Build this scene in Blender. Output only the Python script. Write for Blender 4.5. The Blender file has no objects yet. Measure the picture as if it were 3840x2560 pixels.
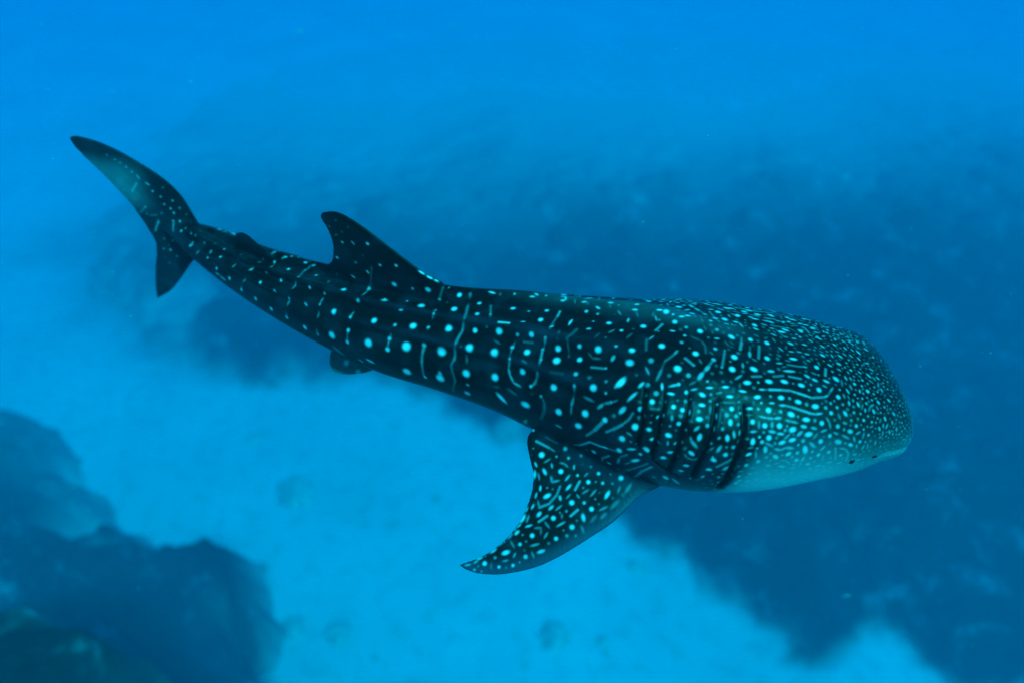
import bpy, bmesh, math, random
import numpy as np
from mathutils import Vector
from mathutils.kdtree import KDTree

# ------------------------------------------------------------------ camera
SC = bpy.context.scene
COL = SC.collection
CAM_Z = 22.0
cam_data = bpy.data.cameras.new('camera')
cam = bpy.data.objects.new('camera', cam_data)
COL.objects.link(cam)
cam.location = (0, 0, CAM_Z)
cam.rotation_euler = (math.radians(90 - 42), 0, 0)
cam_data.sensor_width = 36.0
cam_data.lens = 36.0 * 2741.0 / 3840.0
cam_data.clip_start = 0.05
cam_data.clip_end = 1200
cam_data.dof.use_dof = True
cam_data.dof.focus_distance = 5.3
cam_data.dof.aperture_fstop = 0.36
SC.camera = cam

# ------------------------------------------------------------------ sky, sun, exposure
SUN_EL, SUN_AZ = 52.0, 140.0         # azimuth of the sun measured from +Y towards +X
world = bpy.data.worlds.new('World')
SC.world = world
world.use_nodes = True
nt = world.node_tree
bg = nt.nodes['Background']
sky = nt.nodes.new('ShaderNodeTexSky')
sky.sky_type = 'NISHITA'
sky.sun_disc = False
sky.sun_elevation = math.radians(SUN_EL)
sky.sun_rotation = math.radians(SUN_AZ)
nt.links.new(sky.outputs[0], bg.inputs[0])
bg.inputs[1].default_value = 0.12
sun_data = bpy.data.lights.new('sun', 'SUN')
sun_data.energy = 5.0
sun_data.angle = math.radians(3.0)
sun_data.color = (1.0, 0.89, 0.92)
sun = bpy.data.objects.new('sun', sun_data)
COL.objects.link(sun)
_el, _az = math.radians(SUN_EL), math.radians(SUN_AZ)
_d = Vector((math.sin(_az) * math.cos(_el), math.cos(_az) * math.cos(_el), math.sin(_el)))
sun.rotation_euler = _d.to_track_quat('Z', 'Y').to_euler()
sun.location = (10, 10, 40)
SC.view_settings.view_transform = 'Standard'
SC.view_settings.look = 'None'
SC.view_settings.exposure = 0.07
SC.view_settings.gamma = 1.0
SC.view_settings.use_curve_mapping = False
SC.render.engine = 'CYCLES'
SC.cycles.use_denoising = True
SC.cycles.volume_bounces = 2
SC.cycles.max_bounces = 6
SC.cycles.diffuse_bounces = 3

# ------------------------------------------------------------------ helpers
def tag(o, label=None, cat=None, group=None, kind=None):
    if label: o['label'] = label
    if cat: o['category'] = cat
    if group: o['group'] = group
    if kind: o['kind'] = kind
    return o

def np_mesh(name, verts, quads, smooth=True):
    """mesh from an (n,3) array and an (m,4) or (m,3) index array"""
    me = bpy.data.meshes.new(name)
    verts = np.asarray(verts, dtype=np.float32)
    quads = np.asarray(quads, dtype=np.int32)
    k = quads.shape[1]
    me.vertices.add(len(verts)); me.vertices.foreach_set('co', verts.ravel())
    me.loops.add(quads.size); me.loops.foreach_set('vertex_index', quads.ravel())
    me.polygons.add(len(quads))
    me.polygons.foreach_set('loop_start', np.arange(0, quads.size, k, dtype=np.int32))
    me.update(calc_edges=True)
    me.validate()
    if smooth: me.polygons.foreach_set('use_smooth', np.ones(len(me.polygons), bool))
    return me

def link(name, me, mat=None, parent=None):
    o = bpy.data.objects.new(name, me)
    COL.objects.link(o)
    if mat is not None and not me.materials: me.materials.append(mat)
    if parent is not None: o.parent = parent
    return o

def new_mat(name, rough=0.8, spec=0.3):
    m = bpy.data.materials.new(name); m.use_nodes = True
    b = m.node_tree.nodes['Principled BSDF']
    b.inputs['Roughness'].default_value = rough
    b.inputs['Specular IOR Level'].default_value = spec
    return m, m.node_tree, b

def smooth01(a, b, x):
    t = np.clip((x - a) / (b - a), 0, 1)
    return t * t * (3 - 2 * t)

_rs = np.random.RandomState(7)
_TAB = _rs.rand(256, 256, 3)
def vnoise(x, y, k=0):
    """smooth value noise on a plane, 0..1"""
    xi = np.floor(x).astype(int); yi = np.floor(y).astype(int)
    fx = x - xi; fy = y - yi
    fx = fx * fx * (3 - 2 * fx); fy = fy * fy * (3 - 2 * fy)
    T = _TAB[:, :, k]
    a = T[xi % 256, yi % 256]; b = T[(xi + 1) % 256, yi % 256]
    c = T[xi % 256, (yi + 1) % 256]; d = T[(xi + 1) % 256, (yi + 1) % 256]
    return (a * (1 - fx) + b * fx) * (1 - fy) + (c * (1 - fx) + d * fx) * fy
def fbm(x, y, n=4, k=0):
    s = 0.0; a = 0.5; t = 0.0
    for i in range(n):
        s = s + a * vnoise(x * 2 ** i + 17.3 * i, y * 2 ** i + 9.1 * i, k); t += a; a *= 0.5
    return s / t

# ------------------------------------------------------------------ water
# one closed body of sea water round the camera and everything in it; red is absorbed, blue scattered
wm = bpy.data.materials.new('sea_water'); wm.use_nodes = True
n = wm.node_tree.nodes; n.clear()
out = n.new('ShaderNodeOutputMaterial'); pv = n.new('ShaderNodeVolumePrincipled')
pv.inputs['Color'].default_value = (0.0, 0.0084, 0.0130, 1)
pv.inputs['Absorption Color'].default_value = (0.0, 0.9700, 0.9956, 1)
pv.inputs['Density'].default_value = 0.3
pv.inputs['Anisotropy'].default_value = 0.0
wm.node_tree.links.new(pv.outputs[0], out.inputs['Volume'])
bx = [(x, y, z) for z in (-58.0, 27.0) for x, y in ((-345, -30), (345, -30), (345, 500), (-345, 500))]
haze = link('haze', np_mesh('haze', bx, [(0, 3, 2, 1), (4, 5, 6, 7), (0, 1, 5, 4), (1, 2, 6, 5), (2, 3, 7, 6), (3, 0, 4, 7)], smooth=False), wm)
tag(haze, 'clear blue sea water filling the whole view', 'sea water', kind='stuff')

# ------------------------------------------------------------------ sea floor
def to_world(X, Y, Z):
    return np.c_[np.ravel(X) * UNIT, np.ravel(Y) * UNIT, FLOOR_Z + np.ravel(Z) * UNIT]

def grid_mesh(name, x0, x1, y0, y1, step, hfun):
    nx = int((x1 - x0) / step) + 1; ny = int((y1 - y0) / step) + 1
    X, Y = np.meshgrid(np.linspace(x0, x1, nx), np.linspace(y0, y1, ny), indexing='xy')
    Z = hfun(X, Y)
    idx = np.arange(nx * ny).reshape(ny, nx)
    q = np.stack([idx[:-1, :-1], idx[:-1, 1:], idx[1:, 1:], idx[1:, :-1]], -1).reshape(-1, 4)
    return X, Y, Z, q

FLOOR_Z = -52.8
UNIT = 1.7                       # metres per grid unit of the outlines and relief below
def floor_h(X, Y):
    return 0.9 * (fbm(X * 0.03, Y * 0.03, 3) - 0.5) + 0.2 * (fbm(X * 0.3, Y * 0.3, 3, 1) - 0.5)

sm, snt, sb = new_mat('coral_sand', 0.95, 0.1)
tc = snt.nodes.new('ShaderNodeTexCoord')
n1 = snt.nodes.new('ShaderNodeTexNoise'); n1.inputs['Scale'].default_value = 0.0705882; n1.inputs['Detail'].default_value = 6
r1 = snt.nodes.new('ShaderNodeValToRGB')
r1.color_ramp.elements[0].position = 0.35; r1.color_ramp.elements[0].color = (0.60, 0.55, 0.53, 1)
r1.color_ramp.elements[1].position = 0.65; r1.color_ramp.elements[1].color = (0.70, 0.64, 0.62, 1)
n2 = snt.nodes.new('ShaderNodeTexNoise'); n2.inputs['Scale'].default_value = 0.529412; n2.inputs['Detail'].default_value = 5
r2 = snt.nodes.new('ShaderNodeValToRGB')
r2.color_ramp.elements[0].position = 0.30; r2.color_ramp.elements[0].color = (0.84, 0.85, 0.83, 1)
r2.color_ramp.elements[1].position = 0.50; r2.color_ramp.elements[1].color = (1, 1, 1, 1)
mx = snt.nodes.new('ShaderNodeMix'); mx.data_type = 'RGBA'; mx.blend_type = 'MULTIPLY'; mx.inputs[0].default_value = 1.0
for a in (n1, n2): snt.links.new(tc.outputs['Object'], a.inputs['Vector'])
snt.links.new(n1.outputs['Fac'], r1.inputs[0]); snt.links.new(n2.outputs['Fac'], r2.inputs[0])
snt.links.new(r1.outputs[0], mx.inputs[6]); snt.links.new(r2.outputs[0], mx.inputs[7])
ca = snt.nodes.new('ShaderNodeAttribute'); ca.attribute_name = 'cover'
mc = snt.nodes.new('ShaderNodeMix'); mc.data_type = 'RGBA'
snt.links.new(ca.outputs['Fac'], mc.inputs[0]); snt.links.new(mx.outputs[2], mc.inputs[6]); mc.inputs[7].default_value = (0.022, 0.030, 0.027, 1)
snt.links.new(mc.outputs[2], sb.inputs['Base Color'])

# ------------------------------------------------------------------ reefs
rm, rnt, rb = new_mat('reef_rock', 0.95, 0.05)
tc = rnt.nodes.new('ShaderNodeTexCoord')
n1 = rnt.nodes.new('ShaderNodeTexNoise'); n1.inputs['Scale'].default_value = 0.205882; n1.inputs['Detail'].default_value = 8; n1.inputs['Roughness'].default_value = 0.65
r1 = rnt.nodes.new('ShaderNodeValToRGB'); cr = r1.color_ramp
cr.elements[0].position = 0.36; cr.elements[0].color = (0.007, 0.009, 0.011, 1)
cr.elements[1].position = 0.55; cr.elements[1].color = (0.022, 0.026, 0.029, 1)
e = cr.elements.new(0.66); e.color = (0.17, 0.19, 0.20, 1)
n2 = rnt.nodes.new('ShaderNodeTexVoronoi'); n2.inputs['Scale'].default_value = 1.29412
r2 = rnt.nodes.new('ShaderNodeValToRGB')
r2.color_ramp.elements[0].position = 0.1; r2.color_ramp.elements[0].color = (1.5, 1.5, 1.5, 1)
r2.color_ramp.elements[1].position = 0.6; r2.color_ramp.elements[1].color = (0.6, 0.6, 0.6, 1)
mx = rnt.nodes.new('ShaderNodeMix'); mx.data_type = 'RGBA'; mx.blend_type = 'MULTIPLY'; mx.inputs[0].default_value = 1.0
for a in (n1, n2): rnt.links.new(tc.outputs['Object'], a.inputs['Vector'])
rnt.links.new(n1.outputs['Fac'], r1.inputs[0]); rnt.links.new(n2.outputs['Distance'], r2.inputs[0])
rnt.links.new(r1.outputs[0], mx.inputs[6]); rnt.links.new(r2.outputs[0], mx.inputs[7])
ca = rnt.nodes.new('ShaderNodeAttribute'); ca.attribute_name = 'cover'
mc = rnt.nodes.new('ShaderNodeMix'); mc.data_type = 'RGBA'
rnt.links.new(ca.outputs['Fac'], mc.inputs[0]); rnt.links.new(mx.outputs[2], mc.inputs[7]); mc.inputs[6].default_value = (0.55, 0.53, 0.46, 1)
rnt.links.new(mc.outputs[2], rb.inputs['Base Color'])

def poly_sdf(P, X, Y):
    """signed distance to a polygon, positive inside"""
    P = np.asarray(P, float); Q = np.roll(P, -1, 0)
    d2 = np.full(X.shape, 1e18); ins = np.zeros(X.shape, bool)
    for (ax, ay), (bx_, by_) in zip(P, Q):
        ex, ey = bx_ - ax, by_ - ay
        t = np.clip(((X - ax) * ex + (Y - ay) * ey) / (ex * ex + ey * ey), 0, 1)
        d2 = np.minimum(d2, (X - ax - t * ex) ** 2 + (Y - ay - t * ey) ** 2)
        c = ((ay > Y) != (by_ > Y)) & (X < (bx_ - ax) * (Y - ay) / (by_ - ay + 1e-12) + ax)
        ins ^= c
    return np.where(ins, 1, -1) * np.sqrt(d2)

def add_cover(me, c):
    at = me.attributes.new('cover', 'FLOAT', 'POINT'); at.data.foreach_set('value', np.asarray(c, np.float32).ravel())

def cover_of(P, X, Y, seed, warp, grow=0.0, soft0=1.3):
    """how much of the bottom is reef: sharp-edged close by, thinning out over tens of metres far away"""
    Xw = X + warp * (fbm(X * 0.17 + seed, Y * 0.17, 5) - 0.5) * 2
    Yw = Y + warp * (fbm(X * 0.17, Y * 0.17 + seed, 5, 1) - 0.5) * 2
    s = poly_sdf(P, Xw, Yw) + grow
    s = s + 0.8 * warp * (fbm(X * 0.55 + seed, Y * 0.55, 4, 2) - 0.5)
    far = smooth01(38, 84, Y)
    soft = soft0 + 12 * far + 5.0 * smooth01(-20, -40, X)
    c = smooth01(-soft, soft, s + 2.2 * far * (fbm(X * 0.08, Y * 0.08, 4, 2) - 0.5) * 6 - 0.2)
    gaps = smooth01(0.60, 0.72, fbm(X * 0.13 + 5, Y * 0.13, 4, 2)) * smooth01(14, 1, s)
    c = c * smooth01(104, 52, Y + 26 * (fbm(X * 0.045 + 3, Y * 0.03, 4, 1) - 0.5))       # thins out to sand far away
    return c * (1 - 0.55 * gaps), s

def reef(P, height, edge, step, seed, warp, lump=0.9, nb=400, rise=0.0, grow=0.0, soft0=1.3):
    """a lumpy reef mass rising out of the sand inside outline P"""
    P = np.asarray(P, float)
    x0, y0 = P.min(0) - 2; x1, y1 = P.max(0) + 2
    rs = np.random.RandomState(seed)
    bumps = np.c_[rs.uniform(x0, x1, nb), rs.uniform(y0, y1, nb), rs.uniform(0.35, 1.0, nb) ** 2 * lump * 1.6 + 0.25]
    def hf(X, Y):
        cov, s = cover_of(P, X, Y, seed, warp, grow, soft0)
        top = height * (0.55 + 0.9 * (fbm(X * 0.08 + seed * 3, Y * 0.08, 3, 2) - 0.3) if height < 10 else 1.0) + min(0.5 * height, 3.0) * (fbm(X * 0.3, Y * 0.3 + seed, 3, 1) - 0.5)
        if rise: top = top + rise * smooth01(0.5, 10.0, s)
        h = smooth01(-0.15, edge, s) * np.maximum(top, 0.2) * cov
        b = np.zeros(X.shape)
        for cx, cy, r in bumps:
            i0 = max(int((cy - r - Y[0, 0]) / dy), 0); i1 = min(int((cy + r - Y[0, 0]) / dy) + 2, X.shape[0])
            j0 = max(int((cx - r - X[0, 0]) / dx), 0); j1 = min(int((cx + r - X[0, 0]) / dx) + 2, X.shape[1])
            if i1 <= i0 or j1 <= j0: continue
            dd = r * r - (X[i0:i1, j0:j1] - cx) ** 2 - (Y[i0:i1, j0:j1] - cy) ** 2
            v = np.sqrt(np.maximum(dd, 0)) * 0.8
            b[i0:i1, j0:j1] = np.maximum(b[i0:i1, j0:j1], v)
        h = h + (b * smooth01(-0.3, 0.8, s) + 0.7 * (fbm(X * 0.9, Y * 0.9, 4, 1) - 0.5) * smooth01(-0.2, 0.4, s)) * cov
        hf.s = s; hf.c = cov
        return floor_h(X, Y) - 0.25 + np.where(s > -0.25, h + 0.25 * smooth01(-0.25, 0, s), 0)
    nx = int((x1 - x0) / step) + 1; ny = int((y1 - y0) / step) + 1
    dx = (x1 - x0) / (nx - 1); dy = (y1 - y0) / (ny - 1)
    X, Y, Z, q = grid_mesh('reef', x0, x1, y0, y1, step, hf)
    keep = (hf.s.ravel() > -0.6)
    q = q[keep[q].all(1)]
    used = np.unique(q); remap = np.full(X.size, -1); remap[used] = np.arange(len(used))
    V = to_world(X, Y, Z)[used]
    me = np_mesh('reef', V, remap[q]); add_cover(me, hf.c.ravel()[used])
    return me

MAIN = [(24.8, 16.6), (23.8, 19.8), (22.8, 21.2), (19.0, 21.4), (17.0, 23.2), (14.0, 24.6), (12.8, 27.2), (9.4, 27.6), (7.8, 29.6), (5.4, 32.8), (1.2, 35.8), (-3.6, 38.6), (-9.0, 41.2), (-13.6, 42.8), (-18.0, 43.0), (-23.8, 44.0), (-30.2, 46.4), (-34.0, 49.4), (-40.6, 57.4), (-45.2, 67.0), (-46, 80.0), (-44.0, 100.0), (-30, 118), (0, 122), (40.0, 122.0), (80, 118.0), (88.0, 90.0), (80.0, 60.0), (47.6, 27.6), (36.6, 16.6)]
LEFT = [(-31.7, 12.7), (-59.5, 42.7), (-44.4, 41.3), (-37.2, 37.8), (-32.6, 33.9), (-27.1, 28.6), (-22.7, 26.4), (-20.0, 25.4), (-19.0, 26.8), (-17.0, 25.1), (-15.9, 22.8), (-14.9, 21.1), (-14.6, 20.2), (-15.5, 19.7), (-17.9, 21.1), (-17.5, 19.1), (-16.1, 17.9), (-14.9, 17.2), (-12.7, 17.7), (-11.2, 16.9), (-10.2, 15.5), (-9.6, 13.8)]
NEAR = [(-12.2, 5.0), (-14.3, 8.4), (-12.6, 8.6), (-11.6, 9.0), (-10.5, 8.8), (-9.8, 9.1), (-8.6, 8.5), (-7.7, 8.2), (-6.9, 7.6), (-6.3, 7.4), (-5.5, 7.6), (-4.9, 7.3), (-4.6, 6.9), (-4.1, 5.0)]
LOW = [(-9.0, 16.2), (-8.8, 17.6), (-7.0, 18.2), (-5.4, 18.4), (-4.2, 17.8), (-2.8, 16.2)]

X, Y, Z, q = grid_mesh('sea_floor', -190, 190, -12, 280, 0.8, floor_h)
fl = link('sea_floor', np_mesh('sea_floor', to_world(X, Y, Z), q), sm)
cov = np.zeros(X.shape)
for P_, sd, wp in ((MAIN, 3, 3.0), (LOW, 5, 0.7)):
    cov = np.maximum(cov, cover_of(P_, X, Y, sd, wp)[0])
add_cover(fl.data, cov)
tag(fl, 'pale sandy sea floor far below the shark', kind='structure')

o = link('coral_reef', reef(MAIN, 3.0, 5.0, 0.35, 3, 3.0, 1.4, 1100), rm)
tag(o, 'broad dark reef bank stretching behind and to the right of the shark', 'coral reef')
o = link('coral_reef', reef(LEFT, 5.5, 2.6, 0.12, 11, 1.5, 1.25, 900, rise=6.0, grow=0.5, soft0=1.9), rm)
tag(o, 'tall reef with lobed edge climbing the left side beside the pale sand', 'coral reef')
o = link('coral_reef', reef(NEAR, 27.6, 0.3, 0.045, 23, 0.45, 0.40, 420, rise=1.0, grow=0.25, soft0=0.15), rm)
tag(o, 'nearest and darkest reef top, filling the bottom left corner in front of the tall reef', 'coral reef')
o = link('coral_reef', reef(LOW, 2.4, 1.4, 0.15, 5, 0.7, 0.8, 40), rm)
tag(o, 'low reef ledge cut off by the bottom edge, right of the tall reef', 'coral reef')

# fin outlines: leading edge, trailing edge, thickness, mirrored on the other flank
FINS = {
'dorsal': ([[-0.47, 4.455, 18.19], [-0.513, 4.425, 18.577], [-0.639, 4.463, 18.65], [-0.727, 4.489, 18.711], [-0.843, 4.523, 18.798], [-0.976, 4.56, 18.905], [-1.107, 4.597, 19.005], [-1.222, 4.633, 19.07], [-1.298, 4.659, 19.09], [-1.355, 4.681, 19.083]],
  [[-1.318, 4.795, 18.019], [-1.345, 4.759, 18.401], [-1.539, 4.826, 18.453], [-1.445, 4.778, 18.56], [-1.402, 4.745, 18.699], [-1.395, 4.729, 18.81], [-1.409, 4.723, 18.904], [-1.434, 4.724, 18.975], [-1.44, 4.72, 19.024], [-1.416, 4.707, 19.058]],
  [0.13, 0.11, 0.075, 0.06, 0.05, 0.042, 0.034, 0.026, 0.02, 0.012], False),
'second_dorsal': ([[-2.031, 5.127, 18.294], [-2.065, 5.132, 18.383], [-2.13, 5.172, 18.41], [-2.196, 5.206, 18.46], [-2.253, 5.238, 18.496], [-2.323, 5.287, 18.496]],
  [[-2.41, 5.44, 18.068], [-2.361, 5.377, 18.202], [-2.586, 5.547, 18.138], [-2.469, 5.436, 18.276], [-2.435, 5.39, 18.378], [-2.398, 5.349, 18.449]],
  [0.06, 0.05, 0.03, 0.024, 0.018, 0.012], False),
'pectoral': ([[1.248, 3.436, 17.831], [1.159, 3.303, 17.752], [1.067, 3.219, 17.699], [0.989, 3.185, 17.673], [0.9, 3.131, 17.636], [0.801, 3.061, 17.589], [0.703, 3.0, 17.547], [0.568, 2.933, 17.498], [0.434, 2.867, 17.45], [0.301, 2.809, 17.406], [0.169, 2.767, 17.37], [0.019, 2.743, 17.341], [-0.113, 2.736, 17.324], [-0.246, 2.751, 17.317], [-0.332, 2.779, 17.323]],
  [[0.542, 3.714, 17.899], [0.34, 3.632, 17.835], [0.141, 3.66, 17.828], [0.074, 3.598, 17.789], [0.103, 3.489, 17.736], [0.144, 3.38, 17.684], [0.151, 3.284, 17.635], [0.126, 3.191, 17.584], [0.083, 3.1, 17.533], [0.025, 3.019, 17.485], [-0.057, 2.941, 17.436], [-0.168, 2.873, 17.389], [-0.266, 2.837, 17.36], [-0.338, 2.819, 17.343], [-0.376, 2.808, 17.333]],
  [0.26, 0.23, 0.16, 0.11, 0.075, 0.066, 0.06, 0.054, 0.048, 0.042, 0.036, 0.03, 0.026, 0.02, 0.012], True),
'pelvic': ([[-0.963, 4.535, 17.639], [-1.108, 4.552, 17.597], [-1.255, 4.555, 17.539], [-1.379, 4.569, 17.502], [-1.492, 4.594, 17.478]],
  [[-1.488, 4.857, 17.722], [-1.599, 4.795, 17.619], [-1.62, 4.729, 17.55], [-1.613, 4.675, 17.504], [-1.576, 4.626, 17.473]],
  [0.06, 0.05, 0.03, 0.022, 0.014], True),
'caudal': ([[-3.836, 6.201, 17.047], [-3.649, 6.169, 17.174], [-3.465, 6.137, 17.369], [-3.279, 6.105, 17.588], [-3.112, 6.076, 17.74], [-2.991, 6.055, 17.883], [-3.021, 6.06, 17.99], [-3.066, 6.068, 18.123], [-3.134, 6.08, 18.373], [-3.247, 6.1, 18.542], [-3.412, 6.128, 18.678], [-3.603, 6.161, 18.801], [-3.782, 6.192, 18.881], [-3.951, 6.221, 18.919], [-4.031, 6.235, 18.917]],
  [[-3.846, 6.203, 17.06], [-3.791, 6.193, 17.263], [-3.715, 6.18, 17.482], [-3.641, 6.168, 17.66], [-3.603, 6.161, 17.812], [-3.622, 6.164, 17.937], [-3.654, 6.17, 18.067], [-3.705, 6.178, 18.235], [-3.784, 6.192, 18.383], [-3.849, 6.203, 18.503], [-3.911, 6.214, 18.598], [-3.972, 6.225, 18.681], [-4.019, 6.233, 18.758], [-4.055, 6.239, 18.831], [-4.068, 6.241, 18.893]],
  [0.012, 0.022, 0.03, 0.04, 0.05, 0.055, 0.055, 0.05, 0.045, 0.04, 0.034, 0.028, 0.022, 0.018, 0.012], False),
}

# ------------------------------------------------------------------ whale shark
# stations along the body axis, nose to tail: centre x, y, z, half width, half height
STN = np.array([
[2.605, 3.862, 18.0, 0.58, 0.348],[2.375, 3.855, 18.0, 0.66, 0.409],[2.133, 3.856, 18.0, 0.703, 0.464],[1.618, 3.855, 18.0, 0.779, 0.561],
[1.112, 3.904, 18.0, 0.75, 0.6],[0.606, 4.079, 18.0, 0.635, 0.559],[0.086, 4.288, 18.0, 0.525, 0.489],[-0.475, 4.459, 18.0, 0.439, 0.426],
[-1.057, 4.652, 18.0, 0.392, 0.392],[-1.722, 4.982, 18.0, 0.312, 0.318],[-2.369, 5.385, 18.0, 0.24, 0.236],[-2.754, 5.697, 18.0, 0.209, 0.188],
[-3.069, 5.953, 18.0, 0.146, 0.124],[-3.26, 6.08, 18.0, 0.085, 0.085],[-3.42, 6.16, 18.0, 0.035, 0.05]])
NOSE = 0.31                                    # length of the blunt snout in front of the first station

def catmull(P, m):
    """smooth resampling of station rows at m points, evenly spaced by arc length"""
    P = np.asarray(P, float)
    Q = np.vstack([2 * P[0] - P[1], P, 2 * P[-1] - P[-2]])
    out = []
    for i in range(1, len(Q) - 2):
        t = np.linspace(0, 1, 24, endpoint=False)[:, None]
        a, b, c, d = Q[i - 1], Q[i], Q[i + 1], Q[i + 2]
        out.append(0.5 * (2 * b + (c - a) * t + (2 * a - 5 * b + 4 * c - d) * t ** 2 + (3 * b - a - 3 * c + d) * t ** 3))
    R = np.vstack(out + [P[-1:]])
    s = np.r_[0, np.cumsum(np.linalg.norm(np.diff(R[:, :3], axis=0), axis=1))]
    u = np.linspace(0, s[-1], m)
    return np.stack([np.interp(u, s, R[:, k]) for k in range(R.shape[1])], 1)

AX = catmull(STN, 300)
for _ in range(12):
    AX[1:-1] = (AX[:-2] + 2 * AX[1:-1] + AX[2:]) / 4
tan0 = AX[0, :3] - AX[3, :3]; tan0 /= np.linalg.norm(tan0)
caps = []
for u in np.sin(np.linspace(1, 0, 46, endpoint=False) * math.pi / 2):
    k = (1 - u ** 4.2) ** (1 / 2.5)
    kh = (1 - u ** 2.3) ** (1 / 2.0)
    c = AX[0, :3] + tan0 * NOSE * u + np.array([0, 0, -0.06]) * u * u
    caps.append(np.r_[c, (AX[0, 3] - 0.07 * u) * max(k, 0.004), (AX[0, 4] - 0.05 * u) * max(kh, 0.004)])
AX = np.vstack([np.array(caps), AX])
NR = len(AX)
ARC = np.r_[0, np.cumsum(np.linalg.norm(np.diff(AX[:, :3], axis=0), axis=1))]   # distance from the snout
TG = np.gradient(AX[:, :3], axis=0)
TG[:48] = -tan0
TG /= np.linalg.norm(TG, axis=1)[:, None]
UPV = np.array([0, 0, 1.0]) - TG * TG[:, 2:3]; UPV /= np.linalg.norm(UPV, axis=1)[:, None]
SIDE = np.cross(UPV, TG)                        # towards the shark's right flank
TAIL_S = ARC[-1]

def section(i, phi):
    """point of ring i at angle phi (0 back, +90 degrees right flank, 180 belly)"""
    s = ARC[i]; w, h = AX[i, 3], AX[i, 4]
    fh = float(smooth01(2.6, 0.6, s))          # 1 on the head
    fm = float(smooth01(1.0, 2.4, s))          # 1 behind the gills
    c, sn = np.cos(phi), np.sin(phi)
    ex = 2.0 + 0.45 * fh                        # flat broad head, round trunk
    r = (np.abs(c) ** ex + np.abs(sn) ** ex) ** (-1 / ex)
    x, y = sn * r, c * r
    d = np.degrees(np.abs((phi + math.pi) % (2 * math.pi) - math.pi))
    amp = 0.030 * float(smooth01(0.9, 2.2, s)) * float(smooth01(TAIL_S + 0.4, TAIL_S - 1.8, s)) + 0.004
    # the animal rolls a little to its left behind the head, so the back ridge wanders off the middle
    roll = 17.0 * float(smooth01(0.7, 2.2, s)) + 1.2 * math.sin(s * 7.0) * fm
    ds = np.degrees((phi + math.pi) % (2 * math.pi) - math.pi)
    gate = float(smooth01(0.9, 2.2, s))
    def bump(at, wd):
        return np.exp(-(((ds - at + 180) % 360 - 180) / wd) ** 2)
    b = 1.5 * amp * bump(-roll, 5.5) * float(smooth01(0.8, 2.0, s))                # ridge along the back
    b = b - 0.5 * amp * (bump(-roll + 15, 7) + bump(-roll - 15, 7)) * gate
    for dd, k, wd in ((40, 1.2, 4.5), (66, 0.8, 5.0)):
        for sg in (1, -1):
            b = b + amp * k * bump(-roll + sg * dd, wd) * gate
            b = b - 0.7 * amp * k * bump(-roll + sg * (dd + 9), 5.0) * gate
    # the flanks pinch into a keel on the tail stalk
    kk = float(smooth01(TAIL_S - 1.6, TAIL_S - 0.2, s))
    b = b + 0.035 * kk * np.exp(-((d - 92) / 12) ** 2)
    x = x * (w + b); y = y * (h + b)
    return AX[i, :3] + np.outer(x, SIDE[i]) + np.outer(y, UPV[i])

NP = 220
PHI = np.linspace(0, 2 * math.pi, NP, endpoint=False)
ringv = np.concatenate([section(i, PHI) for i in range(NR)])
ii, jj = np.meshgrid(np.arange(NR - 1), np.arange(NP), indexing='ij')
body_q = np.stack([ii * NP + jj, ii * NP + (jj + 1) % NP, (ii + 1) * NP + (jj + 1) % NP, (ii + 1) * NP + jj], -1).reshape(-1, 4)
V_all = [ringv]; F_all = [list(map(tuple, body_q))]
nv = len(ringv)
# close both ends with a fan
V_all.append(np.array([AX[0, :3], AX[-1, :3]]))
F_all.append([(j, nv, (j + 1) % NP) for j in range(NP)][::1] + [((NR - 1) * NP + j, (NR - 1) * NP + (j + 1) % NP, nv + 1) for j in range(NP)])
nv += 2

def fin(LE, TE, thick, nchord=36, nspan=80, sharp=0.006, bend=None):
    """closed fin blade: LE and TE are matching rows of 3-D points, thick the thickness at each row"""
    LE = np.asarray(LE, float); TE = np.asarray(TE, float); thick = np.asarray(thick, float)
    R = catmull(np.c_[LE, TE, thick], nspan)
    A, B, T = R[:, :3], R[:, 3:6], R[:, 6]
    N = np.cross(B - A, np.gradient((A + B) / 2, axis=0))
    N /= np.linalg.norm(N, axis=1)[:, None] + 1e-9
    # one steady normal for the whole blade, sign kept consistent
    for k in range(1, len(N)):
        if np.dot(N[k], N[k - 1]) < 0: N[k] *= -1
    for _ in range(10): N[1:-1] = (N[:-2] + N[1:-1] + N[2:]) / 3
    N /= np.linalg.norm(N, axis=1)[:, None]
    u = (1 - np.cos(np.linspace(0, math.pi, nchord))) / 2
    prof = 2.6 * (0.2969 * np.sqrt(u) - 0.126 * u - 0.3516 * u ** 2 + 0.2843 * u ** 3 - 0.1036 * u ** 4) * 1.9
    rows = []
    for k in range(nspan):
        chord = A[k] + np.outer(u, B[k] - A[k])
        t = T[k] * prof / 1.0 * 0.5 + sharp
        t[0] = t[-1] = 0.002
        up = chord + np.outer(t, N[k]); dn = chord - np.outer(t, N[k])
        rows.append(np.vstack([up, dn[::-1]]))
    M = 2 * nchord
    V = np.vstack(rows)
    F = [(k * M + j, k * M + (j + 1) % M, (k + 1) * M + (j + 1) % M, (k + 1) * M + j) for k in range(nspan - 1) for j in range(M)]
    V = np.vstack([V, rows[0].mean(0), rows[-1].mean(0)])
    a, b = nspan * M, nspan * M + 1
    F += [((j + 1) % M, j, a) for j in range(M)] + [((nspan - 1) * M + j, (nspan - 1) * M + (j + 1) % M, b) for j in range(M)]
    return V, F

def add_part(V, F):
    global nv
    V_all.append(V); F_all.append([tuple(i + nv for i in f) for f in F]); nv += len(V)

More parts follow.
